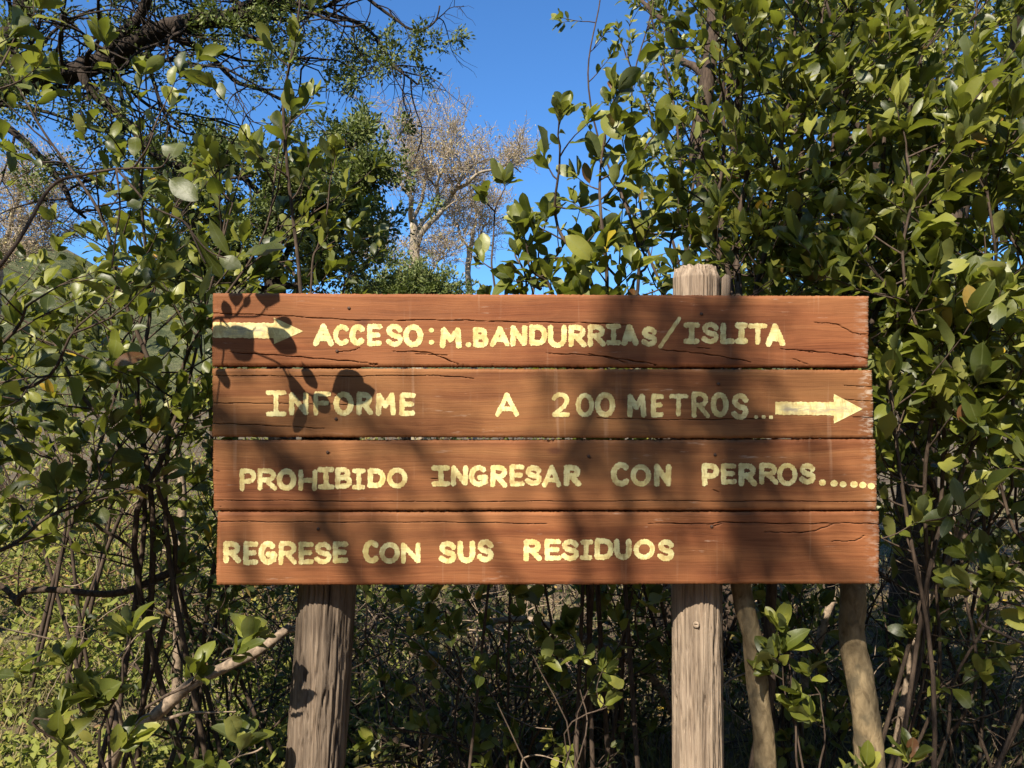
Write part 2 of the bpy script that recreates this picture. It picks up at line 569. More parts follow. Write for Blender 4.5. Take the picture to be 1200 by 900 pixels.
BOARDS = [
    dict(tl=(248.5, 343), tr=(1019, 347), br=(1018, 430.5), bl=(248, 429), tone=0.1, text="weathered top board lettered as the access line with an arrow",
         cracks=[([(250, 367), (330, 370), (420, 375), (520, 375), (600, 377), (680, 378), (740, 381)], 2.0),
                 ([(270, 413), (320, 416), (370, 420), (420, 424), (445, 427)], 2.2), ([(394, 412), (412, 411), (422, 407)], 1.6),
                 ([(460, 412), (500, 413), (530, 424), (545, 429)], 2.4), ([(486, 415), (525, 416)], 2.0),
                 ([(640, 414), (700, 417), (735, 425)], 1.8), ([(690, 415), (730, 421), (770, 427)], 2.2),
                 ([(775, 410), (800, 412), (835, 416), (880, 424)], 2.0), ([(915, 409), (945, 411), (985, 415), (1017, 420)], 2.4),
                 ([(930, 421), (950, 428)], 2.6), ([(940, 411), (952, 413)], 4.0), ([(818, 408), (832, 408)], 5.0),
                 ([(955, 378), (980, 380), (1000, 390), (1017, 392)], 1.6)]),
    dict(tl=(248.5, 431.5), tr=(1023, 433.5), br=(1024.5, 514), bl=(248, 512), tone=0.55, edge=1, text="second board with the distance line and a long arrow",
         cracks=[([(250, 440), (380, 441), (498, 440), (555, 443)], 1.8), ([(250, 472), (330, 473), (420, 474)], 1.4),
                 ([(250, 496), (300, 498), (380, 502)], 1.4), ([(990, 452), (1024, 453)], 1.6), ([(985, 468), (1024, 470)], 1.6),
                 ([(1000, 489), (1024, 489)], 2.0), ([(700, 490), (800, 492), (900, 490)], 1.2), ([(840, 449), (842, 451)], 3.5)]),
    dict(tl=(249, 516.2), tr=(1027, 515.2), br=(1028.5, 598), bl=(249.5, 598.5), tone=0.35, text="third board carrying the warning about dogs",
         cracks=[([(249, 586), (500, 588), (760, 587), (1027, 588)], 1.3), ([(250, 551), (257, 552)], 4.5), ([(259, 590), (258, 598)], 4.0),
                 ([(505, 561), (520, 560)], 3.0), ([(628, 564), (634, 565)], 4.0), ([(625, 518), (650, 516)], 2.0), ([(690, 536), (693, 537)], 4.5),
                 ([(384, 530), (387, 531)], 4.0), ([(836, 574), (842, 576)], 3.0)]),
    dict(tl=(254, 600.5), tr=(1030.5, 600), br=(1031.5, 684.5), bl=(253, 686), tone=0.2, text="bottom board with the line about residues, split at right",
         cracks=[([(760, 613), (830, 614), (850, 612), (930, 614), (985, 613), (1030, 614)], 2.4), ([(833, 617), (845, 614)], 3.5),
                 ([(896, 623), (920, 624), (950, 623), (975, 615)], 2.0), ([(975, 634), (1000, 634), (1013, 628)], 2.0),
                 ([(254, 611), (380, 612), (520, 612), (640, 614)], 1.3)]),
]

def seg_dist(PX, PY, pts):
    d = np.full(PX.shape, 1e9)
    for (x0, y0), (x1, y1) in zip(pts[:-1], pts[1:]):
        dx, dy = x1 - x0, y1 - y0
        L2 = dx * dx + dy * dy + 1e-9
        t = np.clip(((PX - x0) * dx + (PY - y0) * dy) / L2, 0, 1)
        d = np.minimum(d, np.hypot(PX - x0 - t * dx, PY - y0 - t * dy))
    return d

def wob(n, rng, amp, k):
    x = np.linspace(0, 1, n)
    y = np.zeros(n)
    for f in k:
        y += np.sin(x * f + rng.uniform(0, 6.28)) / math.sqrt(f) * rng.uniform(.5, 1.2)
    return amp * y

sign = thing("wooden_sign", "reddish brown four board wooden sign with cream hand painted Spanish lettering on two posts", "sign", (0.0, SY + .1, 0.0))

def make_board(b, seed):
    rng = np.random.default_rng(seed)
    NX, NZ = 560, 130
    w = 0.0055
    u = np.concatenate([[0, w * .35], np.linspace(w, 1 - w, NX - 4), [1 - w * .35, 1]])
    hz = .04
    v = np.concatenate([[0, hz * .3], np.linspace(hz, 1 - hz, NZ - 4), [1 - hz * .3, 1]])
    top = wob(NX, rng, .55, (5, 13, 31, 77, 160)) + .25 * rng.standard_normal(NX)
    bot = wob(NX, rng, .55, (6, 11, 37, 90, 170)) + .25 * rng.standard_normal(NX)
    lef = wob(NZ, rng, .8, (6, 20, 47)) + .3 * rng.standard_normal(NZ)
    rig = wob(NZ, rng, .9, (6, 20, 47)) + .35 * rng.standard_normal(NZ)
    U, Vv = np.meshgrid(u, v)
    tl, tr, br, bl = [np.array(b[k], float) for k in ("tl", "tr", "br", "bl")]
    PX = (1 - Vv) * ((1 - U) * tl[0] + U * tr[0]) + Vv * ((1 - U) * bl[0] + U * br[0])
    PY = (1 - Vv) * ((1 - U) * tl[1] + U * tr[1]) + Vv * ((1 - U) * bl[1] + U * br[1])
    PY = PY + (1 - Vv) ** 6 * top[None, :] + Vv ** 6 * bot[None, :]
    PX = PX + (1 - U) ** 40 * lef[:, None] + U ** 40 * rig[:, None]
    dep = np.zeros(PX.shape)
    crack_dark = np.zeros(PX.shape)
    wnoise = np.array([[1 + .45 * math.sin(x * .11 + y * .3) + .3 * math.sin(x * .47) for x in PX[0]] for y in PY[:, 0]])
    for pts, wd in b["cracks"]:
        P2 = smooth([np.array((x, y, 0.0)) for x, y in pts], 6)[:, :2]
        P2 = P2 + np.stack([np.zeros(len(P2)), .5 * np.sin(np.arange(len(P2)) * 1.9 + seed)], -1)
        d = seg_dist(PX, PY, [tuple(p) for p in P2])
        ends = np.minimum(np.hypot(PX - P2[0, 0], PY - P2[0, 1]), np.hypot(PX - P2[-1, 0], PY - P2[-1, 1]))
        ww = wd * .18 * wnoise * np.clip(.35 + ends / 25, .35, 1)
        k = np.clip(1 - d / np.maximum(ww, .3), 0, 1)
        dep = np.maximum(dep, k ** .6 * .012)
        crack_dark = np.maximum(crack_dark, np.clip(1.2 - d / np.maximum(ww * 1.1, .35), 0, 1) * .5)
    edge = np.minimum.reduce([U / w, (1 - U) / w, Vv / hz, (1 - Vv) / hz])
    rnd = np.clip(1 - edge, 0, 1) ** 2 * .0045
    front = np.stack([PX, PY], -1)
    u2 = (front[..., 0] - 600.0) / FPX
    v2 = (450.0 - front[..., 1]) / FPX
    c, s = math.cos(PITCH), math.sin(PITCH)
    k = SY / (c - v2 * s)
    X = u2 * k
    Z = 1.5 + (s + v2 * c) * k
    Yf = SY + dep + rnd + .0004 * np.sin(X * 9) ** 2
    V = np.stack([X, Yf, Z], -1).reshape(-1, 3)
    i = np.arange(NZ - 1)[:, None] * NX + np.arange(NX - 1)[None, :]
    q = np.stack([i, i + NX, i + NX + 1, i + 1], -1).reshape(-1, 4)
    # sides and back
    loop = list(range(NX)) + [r * NX + NX - 1 for r in range(1, NZ)] + [(NZ - 1) * NX + c_ for c_ in range(NX - 2, -1, -1)] + [r * NX for r in range(NZ - 2, 0, -1)]
    loop = np.array(loop)
    bk = V[loop].copy()
    bk[:, 1] = SY + TH
    base = len(V)
    V = np.concatenate([V, bk])
    m = len(loop)
    j = np.arange(m)
    sq = np.stack([loop[j], loop[(j + 1) % m], base + (j + 1) % m, base + j], -1)
    flat = np.concatenate([q.ravel(), sq.ravel(), base + j[::-1]])
    tot = np.concatenate([np.full(len(q), 4), np.full(len(sq), 4), [m]])
    o = mesh_obj("plank", V, flat, tot, M["plank"], sign, attrs={"crack_dark": np.concatenate([crack_dark.ravel(), np.zeros(m)]), "tone": np.full(len(V), b["tone"]),
                        "ends": np.concatenate([(np.clip((U - .975) / .025, 0, 1) * (.4 + .6 * b.get("edge", 0))).ravel(), np.zeros(m)])})
    o["label"] = b["text"]
    return o
planks = [make_board(b, 11 + i) for i, b in enumerate(BOARDS)]

# brush strokes of each capital in a unit box (x right, y up)
def arc(cx, cy, rx, ry, a0, a1, n=12):
    return [(cx + rx * math.cos(math.radians(a0 + (a1 - a0) * i / n)), cy + ry * math.sin(math.radians(a0 + (a1 - a0) * i / n))) for i in range(n + 1)]
def bowl(x0, y0, y1, xr):
    ym, ry = (y0 + y1) / 2, (y1 - y0) / 2
    m = (x0 + xr) / 2
    return [(x0, y1), (m, y1)] + arc(m, ym, xr - m, ry, 90, -90, 10) + [(m, y0), (x0, y0)]
S_CURVE = [(.96, .80)] + arc(.52, .76, .42, .24, 35, 200, 9) + [(.30, .55), (.62, .46)] + arc(.52, .26, .46, .26, 50, -145, 10) + [(.04, .16)]
GLYPH = {
    'A': [[(0, 0), (.24, .5), (.48, 1)], [(.48, 1), (.74, .5), (1, 0)], [(.2, .3), (.8, .3)]],
    'B': [[(.06, 0), (.06, 1)], bowl(.06, .53, 1, .86), bowl(.06, 0, .53, 1.0)],
    'C': [arc(.56, .5, .56, .5, 48, 312, 16)],
    'D': [[(.06, 0), (.06, 1)], bowl(.06, 0, 1, 1.0)],
    'E': [[(.06, 0), (.06, 1)], [(.06, 1), (1, .98)], [(.06, .52), (.85, .52)], [(.06, 0), (1, .02)]],
    'F': [[(.06, 0), (.06, 1)], [(.06, 1), (1, .98)], [(.06, .52), (.85, .52)]],
    'G': [arc(.52, .5, .52, .5, 50, 345, 16), [(.98, .40), (.58, .40)], [(.96, .40), (.96, .12)]],
    'H': [[(.06, 0), (.04, 1)], [(.94, 0), (.96, 1)], [(.06, .5), (.94, .5)]],
    'I': [[(.5, 0), (.5, 1)], [(0, 1), (1, 1)], [(0, 0), (1, 0)]],
    'L': [[(.06, 1), (.06, 0)], [(.06, 0), (1, 0)]],
    'M': [[(.02, 0), (.08, 1)], [(.08, 1), (.5, .42)], [(.5, .42), (.92, 1)], [(.92, 1), (1, 0)]],
    'N': [[(.03, 0), (.06, 1)], [(.06, 1), (.94, .02)], [(.94, .02), (.97, 1)]],
    'O': [arc(.5, .5, .5, .5, 90, 450, 22)],
    'P': [[(.06, 0), (.06, 1)], bowl(.06, .42, 1, .98)],
    'R': [[(.06, 0), (.06, 1)], bowl(.06, .48, 1, .92), [(.45, .46), (1, 0)]],
    'S': [S_CURVE],
    'T': [[(.5, 0), (.5, 1)], [(0, .99), (1, 1)]],
    'U': [[(.03, 1), (.03, .4)] + arc(.5, .38, .47, .38, 180, 360, 10) + [(.97, .4), (.97, 1)]],
    '2': [arc(.48, .72, .44, .28, 160, -25, 9) + [(.72, .42), (.10, .04)], [(.10, .02), (1, .02)]],
    '0': [arc(.5, .5, .5, .5, 90, 450, 22)],
}
LINES = [
    [('A', 367.3, 380, 391, 405.5), ('C', 390.5, 380.5, 409, 405), ('C', 410, 380.5, 428, 405), ('E', 430, 380, 447.5, 405.5), ('S', 452, 380, 472, 406.5), ('O', 472.5, 380, 495.5, 406.5),
     ('M', 515.5, 384, 541, 408), ('B', 553.8, 383.8, 572.5, 407), ('A', 575, 382.5, 597.5, 406), ('N', 598, 381.5, 618, 405.5), ('D', 619.5, 380.5, 641, 404.5), ('U', 641.5, 381, 664, 407.5),
     ('R', 665.5, 381, 687.5, 406.5), ('R', 688, 380.7, 710, 406), ('I', 710.5, 380, 727.5, 404), ('A', 728, 380.5, 747.5, 405), ('S', 751.3, 383, 770, 406),
     ('I', 801, 378, 819.5, 403), ('S', 822, 378, 842.5, 403), ('L', 843.8, 378.5, 861, 402.5), ('I', 861.5, 378, 876, 402.5), ('T', 877, 379, 899, 403.5), ('A', 897.8, 379.5, 920, 405.6)],
    [('I', 311.5, 457.8, 335, 487.5), ('N', 338, 460, 362, 486.4), ('F', 367, 459, 387.5, 486.5), ('O', 391, 459, 414, 487), ('R', 417, 459.5, 436.8, 486.4), ('M', 440, 460.5, 463.6, 486.5), ('E', 468, 460.5, 486.5, 487),
     ('A', 580.5, 460.5, 608, 488), ('2', 645.5, 460, 668, 489), ('0', 675, 461, 696, 489), ('0', 697.2, 460, 720.5, 489), ('M', 734.5, 462, 757, 489), ('E', 762.5, 461.5, 777.6, 489), ('T', 784, 462, 806, 488),
     ('R', 809.6, 459.5, 831, 489.5), ('O', 833.4, 460, 854, 489), ('S', 856.6, 461.5, 877, 492)],
    [('P', 280, 549.5, 300.2, 575.4), ('R', 301.5, 549, 324.5, 574.5), ('O', 324.5, 549.5, 347, 575), ('H', 349, 550.6, 372, 575), ('I', 372.3, 547.7, 391.6, 573.5), ('B', 392.2, 548, 412, 572.5), ('I', 412.7, 549, 428, 573.5), ('D', 430, 549, 451.8, 571.5), ('O', 454, 548, 477.5, 572),
     ('I', 506, 545.8, 527, 569.5), ('N', 528, 546, 549, 569.5), ('G', 550, 545, 572, 570), ('R', 574, 545.5, 595, 571), ('E', 597, 544.5, 614.5, 570), ('S', 615, 545.5, 635, 569), ('A', 636, 545.5, 658, 571), ('R', 660, 545, 681, 569.5),
     ('C', 716.3, 542, 738, 570), ('O', 739, 544.5, 762.5, 570), ('N', 766.5, 544, 787, 570), ('P', 822, 543, 843, 569.5), ('E', 844.5, 543, 863, 567.7), ('R', 865, 543, 887, 570), ('R', 889, 542.5, 911.7, 567.7), ('O', 911.3, 542.7, 934.5, 569.3), ('S', 936, 542.7, 955.5, 567)],
    [('R', 261.5, 634.5, 282, 660), ('E', 284.7, 634.5, 302.5, 661.5), ('G', 303, 634.3, 324.5, 661.5), ('R', 326, 634.5, 348, 661.5), ('E', 349.2, 635, 367.7, 661), ('S', 367.9, 635.5, 388.6, 661), ('E', 389.8, 634.5, 407.8, 660),
     ('C', 425.3, 633, 444, 660), ('O', 445, 635.5, 468.5, 660), ('N', 469.6, 636, 493, 660), ('S', 513.8, 634.5, 535, 660.5), ('U', 536.2, 633.8, 557.5, 660), ('S', 558.8, 632.5, 578.8, 658.8),
     ('R', 613, 632.5, 635, 657.5), ('E', 638, 632, 657.5, 657), ('S', 657.8, 632, 678.8, 657), ('I', 680, 632.5, 694.5, 656), ('D', 696.2, 631, 718.8, 655.5), ('U', 719.5, 631.8, 740.5, 656), ('O', 742.5, 632, 767, 655.5), ('S', 770.3, 632.5, 790, 657.5)],
]
DOTS = [
    [(505.5, 387, 2.8), (505.7, 401, 2.8), (549, 404, 3.0)],
    [(886, 488.5, 2.2), (895, 488.5, 2.2), (903.5, 489, 2.2)],
    [(963.8, 565.5, 3.6), (977.5, 566.5, 3.9), (988, 567.5, 3.6), (1000.8, 567.7, 3.9), (1011, 568.4, 3.8), (1021, 569.6, 3.7)],
    [],
]
HALF = [3.15, 2.9, 3.05, 3.1]
TILT = 0.0007

def paint_mesh(fields):
    """fields: list of (function(X, Y) > 0 inside, x0, y0, x1, y1, wear) in photo pixels -> one thin coat of paint."""
    V, flat, tot, wear = [], [], [], []
    step = .5
    for fn, x0, y0, x1, y1, wr in fields:
        xs = np.arange(x0 - 2, x1 + 2 + step, step)
        ys = np.arange(y0 - 2, y1 + 2 + step, step)
        X, Y = np.meshgrid(xs, ys)
        f = fn(X, Y)
        cnt = (f[:-1, :-1] > 0).astype(int) + (f[1:, :-1] > 0) + (f[:-1, 1:] > 0) + (f[1:, 1:] > 0)
        for j, i in np.argwhere(cnt > 0):
            c = [(i, j), (i, j + 1), (i + 1, j + 1), (i + 1, j)]
            poly = []
            for k in range(4):
                a, b = c[k], c[(k + 1) % 4]
                fa, fb = f[a[1], a[0]], f[b[1], b[0]]
                if fa > 0:
                    poly.append((xs[a[0]], ys[a[1]]))
                if (fa > 0) != (fb > 0):
                    t = fa / (fa - fb)
                    poly.append((xs[a[0]] + t * (xs[b[0]] - xs[a[0]]), ys[a[1]] + t * (ys[b[1]] - ys[a[1]])))
            if len(poly) < 3:
                continue
            for x, y in poly:
                V.append((x, y))
                wear.append(wr(x, y) if wr else 0.0)
            flat.extend(range(len(V) - len(poly), len(V)))
            tot.append(len(poly))
    V = np.array(V)
    u2 = (V[:, 0] - 600.0) / FPX
    v2 = (450.0 - V[:, 1]) / FPX
    c, s = math.cos(PITCH), math.sin(PITCH)
    k = (SY - TILT) / (c - v2 * s)
    return np.stack([u2 * k, np.full(len(V), SY - TILT), 1.5 + (s + v2 * c) * k], -1), flat, tot, wear

def letter_field(ch, x0, y0, x1, y1, h, seed):
    rng = random.Random(seed)
    hx = h * rng.uniform(.9, 1.12)
    X0, X1, Y0, Y1 = x0 + hx * .9, x1 - hx * .9, y0 + hx * .9, y1 - hx * .9
    strokes = []
    sl = rng.uniform(-.6, .6)
    for st in GLYPH[ch]:
        jx, jy = rng.uniform(-.35, .35), rng.uniform(-.35, .35)
        strokes.append([(X0 + (X1 - X0) * a + jx + sl * (b - .5), Y1 + (Y0 - Y1) * b + jy) for a, b in st])
    ph = [rng.uniform(0, 6.28) for _ in range(6)]
    def fn(X, Y):
        d = np.full(X.shape, 1e9)
        for st in strokes:
            d = np.minimum(d, seg_dist(X, Y, st))
        wv = .28 * np.sin(X * .9 + ph[0]) * np.sin(Y * .8 + ph[1]) + .22 * np.sin(X * 2.1 + ph[2] + Y * .6) + .2 * np.sin(Y * 2.3 + ph[3] - X * .5)
        return hx + wv - d
    return fn

for li, line in enumerate(LINES):
    fields = []
    for k, (ch, x0, y0, x1, y1) in enumerate(line):
        fields.append((letter_field(ch, x0, y0, x1, y1, HALF[li], li * 100 + k), x0, y0, x1, y1, None))
    for k, (x, y, r) in enumerate(DOTS[li]):
        fields.append(((lambda X, Y, x=x, y=y, r=r, k=k: r - np.hypot((X - x) * .88, Y - y) + .3 * np.sin(X * 1.7 + k) * np.cos(Y * 1.9 + k * 2)), x - 5, y - 5, x + 5, y + 5, None))
    if li == 0:
        sl = [(773.8, 406), (796, 373.5)]
        fields.append(((lambda X, Y: 2.3 + .25 * np.sin(Y * .7) - seg_dist(X, Y, sl)), 770, 371, 799, 409, None))
    v, f, t, w = paint_mesh(fields)
    mesh_obj("painted_lettering", v, f, t, M["paint"], planks[li], False, {"wear": w})

def arrow_field(xa, xb, xt, yc, hs, hh, tilt=0.0):
    def fn(X, Y):
        yy = Y - yc - tilt * (X - xb)
        wv = .35 * np.sin(X * .35) + .25 * np.sin(X * 1.1 + Y)
        shaft = np.minimum(np.minimum(hs + wv - np.abs(yy), X - xa), xb + 2 - X)
        head = np.minimum(X - xb + .3 * np.sin(Y), (hh * (xt - X) / (xt - xb) - np.abs(yy)) * .8)
        return np.maximum(shaft, head)
    return fn
def worn(xa, xb, yc, hs):
    return lambda x, y: max(0.0, min(1.0, min((x - xa) / 8, (xb - x) / 8))) * max(0.0, 1 - abs(y - yc) / hs)
for pi, arr, box, wr in ((0, arrow_field(249.5, 321, 355.5, 387.6, 9.0, 15.5, .015), (247, 368, 358, 406), worn(258, 318, 387, 11)),
                         (1, arrow_field(908.5, 977, 1011, 479, 7.6, 17.5, .01), (906, 459, 1014, 499), worn(912, 1000, 480, 8))):
    v, f, t, w = paint_mesh([(arr, box[0], box[1], box[2], box[3], wr)])
    mesh_obj("painted_arrow", v, f, t, M["paint"], planks[pi], False, {"wear": w})

# posts
def make_post(path, rad, mat, label, seed, flat_front=None, top=False):
    """path: list of (px, py) down the post on its own plane; rad in metres."""
    rng = np.random.default_rng(seed)
    n, k = 276, 150
    P = np.array(path, float)
    t = np.concatenate([np.linspace(0, .02, 16), np.linspace(.0215, 1, n - 16)])
    ln = np.concatenate([[0], np.cumsum(np.linalg.norm(np.diff(P, axis=0), axis=1))])
    ln /= ln[-1]
    C = np.stack([np.interp(t, ln, P[:, i]) for i in range(3)], -1)
    R = np.interp(t, np.linspace(0, 1, len(rad)), rad)
    ang = np.arange(k) * 2 * math.pi / k
    V = np.zeros((n, k, 3))
    D = np.zeros((n, k))
    for j in range(k):
        cx, cy = math.cos(ang[j]), math.sin(ang[j])
        for i in range(n):
            z = C[i, 2]
            a = mnoise.noise((cx * 1.2 + seed * 7, cy * 1.2, z * 1.1)) * .05
            b = mnoise.noise((cx * 8 + seed, cy * 8, z * 1.5 + .2 * math.sin(z * 9)))
            c = mnoise.noise((cx * 24, cy * 24 + seed, z * 5.0))
            groove = max(0.0, 1 - abs(b) / .085)
            g2 = max(0.0, 1 - abs(c) / .10)
            r = R[i] * (1 + a - .10 * groove + .035 * b + .025 * c - .045 * g2)
            D[i, j] = min(1.0, max(0.0, groove - .35) * 1.0 + max(0.0, g2 - .5) * .5)
            if top and t[i] < .013:
                r *= 1 - (1 - t[i] / .013) * (.20 + .26 * mnoise.noise((cx * 1.6, cy * 1.6, 5)))
            V[i, j] = (C[i, 0] + r * cx, C[i, 1] + r * cy, z)
    if top:                                # rough sawn, split head
        for i in range(3):
            for j in range(k):
                V[i, j, 2] += .018 * mnoise.noise((math.cos(ang[j]) * 3, math.sin(ang[j]) * 3, i))
    V = V.reshape(-1, 3)
    i = np.arange(n - 1)[:, None] * k
    j = np.arange(k)[None, :]
    q = np.stack([i + j, i + k + j, i + k + (j + 1) % k, i + (j + 1) % k], -1).reshape(-1, 4)
    rim = np.arange(k)
    ctr = len(V)
    cap_ring = V[:k] * .8 + V[:k].mean(0) * .2
    cap_ring[:, 2] += .004 + .006 * np.sin(np.arange(k) * .35) * np.sin(np.arange(k) * .13)
    V = np.concatenate([V, cap_ring, V[:k].mean(0)[None] + np.array([[0, 0, .006]])])
    cq = np.stack([rim, (rim + 1) % k, ctr + (rim + 1) % k, ctr + rim], -1)
    ct = np.stack([ctr + rim, ctr + (rim + 1) % k, np.full(k, ctr + k)], -1)
    flat = np.concatenate([q.ravel(), cq.ravel(), ct.ravel(), np.arange(k)[::-1] + (n - 1) * k])
    tot = np.concatenate([np.full(len(q), 4), np.full(k, 4), np.full(k, 3), [k]])
    o = mesh_obj("post", V, flat, tot, mat, sign, attrs={"crack_dark": np.concatenate([D.ravel(), np.zeros(k + 1)])})
    o["label"] = label
    return o

PYD = SY + TH + .004
r1 = .083
def post_path(pts, r):
    out = []
    for px, py in pts:
        p = at(px, py, PYD + r * .35)
        out.append(np.array([p[0], PYD + r, p[2]]))
    return out
pl = post_path([(386, 360), (378.5, 690), (364.5, 900)], r1)
pl.append(np.array([pl[-1][0] - .10, pl[-1][1] - .01, -.15]))
make_post(pl, [.080, .082, .084, .085, .088], M["post"], "darker grey brown left post with deep vertical cracks", 3)
pr = post_path([(820.5, 312), (821.5, 690), (823, 900)], .074)
pr.append(np.array([pr[-1][0], pr[-1][1], -.15]))
rpost = make_post(pr, [.066, .069, .072, .073, .076], M["post_pale"], "paler right post whose sawn top shows above the sign", 5, top=True)
# the split-off sliver beside the head of the right post
tb = Tubes()
tb.add(np.array([at(849, 344, 2.30), at(850, 335, 2.30), at(850.5, 326, 2.298), at(852, 322, 2.297)]) + np.array([[0, 0, -.06], [0, 0, 0], [0, 0, 0], [0, 0, 0]]), [.014, .013, .012, .006], 9, True, lambda n, k: 1 + .25 * np.sin(np.arange(k) * 2.3)[None, :] * np.ones((n, 1)))
tb.build("split_sliver", M["post_pale"], rpost)
# knots
for px, py, r in ((814.5, 731, .010),):
    pp = at(px, py, PYD + .012)
    th = np.arcsin(np.clip((pp[0] - pr[1][0]) / .077, -.99, .99))
    c0 = np.array([pr[1][0] + .074 * math.sin(th), pr[1][1] - .074 * math.cos(th), pp[2]])
    nrm = np.array([math.sin(th), -math.cos(th), 0])
    tb = Tubes()
    tb.add([c0 - nrm * .004, c0 + nrm * .0015, c0 + nrm * .0035, c0 + nrm * .003], [r, r * .95, r * .75, r * .4], 14)
    tb.build("knot", M["post_pale"], rpost)
# nails
for i, spots in enumerate((((409, 361), (395, 411.5), (822, 368)), ((394, 491), (842, 450)), ((384, 530), (838, 533), (690, 535)), ((373, 620), (834, 617)))):
    for px, py in spots:
        tb = Tubes()
        c0 = S(px, py)
        tb.add([c0 + [0, .006, 0], c0 + [0, -.0012, 0], c0 + [0, -.0028, 0]], [.0040, .0046, .0030], 10)
        tb.build("nail", M["nail"], planks[i])

# ------------------------------------------------------------------ plants
UP = np.array([0, 0, 1.0])
LEAFN = unit(UP * .62 + SUN * .55)

def ground_at(p):
    return np.array([p[0], p[1], ground_z(p[0], p[1])])

class Plant:
    """Stems (each a child of its own) and one foliage mesh."""
    def __init__(self, name, label, cat, base, group=None, leaf_mat="broad", stem_mat="stem", tmpl=T_HI, seed=0):
        self.root = thing(name, label, cat, tuple(float(x) for x in base), group)
        self.base = np.array(base, float)
        self.rng = np.random.default_rng(seed)
        self.R = random.Random(seed)
        self.L = Leaves(tmpl)
        self.lm, self.sm = M[leaf_mat], M[stem_mat]
        self.cur = None
        self.nl = 0

    def leaf(self, p, d, L, ratio=(.37, .53), rnd=None, spread=.55):
        R = self.R
        nn = LEAFN + spread * np.array([R.gauss(0, 1), R.gauss(0, 1), R.gauss(0, 1)])
        L = L * R.triangular(.42, 1.28, .95)
        r = R.random() if rnd is None else rnd
        self.L.add(p, d, nn, L, L * R.uniform(*ratio), R.gauss(.16, .22), R.uniform(.1, .6), r, R.gauss(0, .25))
        self.nl += 1

    def twig(self, p, d, length, n, leafL, r=.0028, sub=0, up=.45, rosette=5, bare=.35):
        R = self.R
        d = unit(np.asarray(d, float))
        pts = [np.asarray(p, float)]
        steps = 5
        for s in range(steps):
            d = unit(d + UP * up / steps + np.array([R.gauss(0, .13), R.gauss(0, .13), R.gauss(0, .10)]))
            pts.append(pts[-1] + d * length / steps)
        self.cur.add(pts, [r, r * .4], 4, False)
        pts = np.array(pts)
        phi = R.uniform(0, 6.28)
        for i in range(n):
            f = bare + (1 - bare) * (i + R.random() * .6) / n
            k = min(steps - 1, int(f * steps))
            q = pts[k] + (pts[k + 1] - pts[k]) * (f * steps - k)
            ax = unit(pts[k + 1] - pts[k])
            phi += 2.4 + R.gauss(0, .3)
            s1 = unit(np.cross(ax, UP + .01))
            s2 = np.cross(ax, s1)
            rad = s1 * math.cos(phi) + s2 * math.sin(phi)
            self.leaf(q, unit(ax * R.uniform(.5, 1.1) + rad * .85 + UP * R.uniform(-.2, .35)), leafL * R.uniform(.75, 1.05))
        for i in range(rosette):
            phi += 2.1
            s1 = unit(np.cross(d, UP + .01))
            s2 = np.cross(d, s1)
            self.leaf(pts[-1] - d * R.uniform(0, .02), unit(d * R.uniform(.8, 1.6) + UP * .45 + (s1 * math.cos(phi) + s2 * math.sin(phi)) * .75), leafL * R.uniform(.7, 1.1))
        for _ in range(sub):
            k = R.randint(1, steps - 1)
            dd = unit(d * .5 + np.array([R.gauss(0, .7), R.gauss(0, .7), R.gauss(.2, .5)]))
            self.twig(pts[k], dd, length * R.uniform(.45, .75), max(2, int(n * .6)), leafL, r * .7, 0, up, rosette, bare)

    def stem(self, pts, r0, r1=None, twigs=10, start=.3, tl=(.18, .4), n=7, leafL=.07, bias=(0, -.25, 0), sub=1, amp=.02, up=.35, crown=True, per=5, mat=None, name="stem", side=1.0, end=1.0, jit=1.0):
        R = self.R
        pts = list(pts)
        if np.allclose(pts[0], self.base):
            pts[0] = self.base + jit * np.array([R.gauss(0, .16), R.gauss(0, .12), 0])
            for k_ in range(1, len(pts) - 2):
                pts[k_] = np.asarray(pts[k_]) + jit * np.array([R.gauss(0, .035), R.gauss(0, .05), R.gauss(0, .02)])
        P = smooth(pts, per)
        if amp:
            P = wander(self.rng, P, amp)
        self.cur = Tubes()
        r1 = r0 * .25 if r1 is None else r1
        ln = np.concatenate([[0], np.cumsum(np.linalg.norm(np.diff(P, axis=0), axis=1))])
        self.cur.add(P, np.linspace(r0, r1, len(P)), 10 if r0 > .012 else 6)
        bias = np.array(bias, float)
        for i in range(twigs):
            f = start + (end - start) * (i + R.random()) / twigs
            s = f * ln[-1]
            k = min(len(P) - 2, int(np.searchsorted(ln, s) - 1))
            k = max(k, 0)
            q = P[k] + (P[k + 1] - P[k]) * ((s - ln[k]) / max(1e-6, ln[k + 1] - ln[k]))
            ax = unit(P[k + 1] - P[k])
            a = R.uniform(0, 6.28)
            out = np.array([math.cos(a) * side, math.sin(a) * .8, R.gauss(.15, .3)])
            self.twig(q, unit(out + ax * .45 + bias), R.uniform(*tl), n, leafL, min(r0 * .5, .0035), sub if R.random() < .75 else 0, up)
        if crown:
            self.twig(P[-1], unit(P[-1] - P[-2]), tl[0], n, leafL, r1, 1, up, 4)
        self.cur.build(name, mat or self.sm, self.root)

    def finish(self, name="foliage"):
        return self.L.build(name, self.lm, self.root)

def px_path(pts, Y, ground=True, gx=0.0, gy=0.0):
    """Way points given where the photograph shows them, at their own depths."""
    out = []
    for i, p in enumerate(pts):
        y = Y if len(p) == 2 else p[2]
        out.append(at(p[0], p[1], y))
    if ground:
        b = out[0] + np.array([gx, gy, 0])
        out = [ground_at(b)] + out
    return out

BROAD_GROUP = "broadleaf shrubs crowding round the sign"

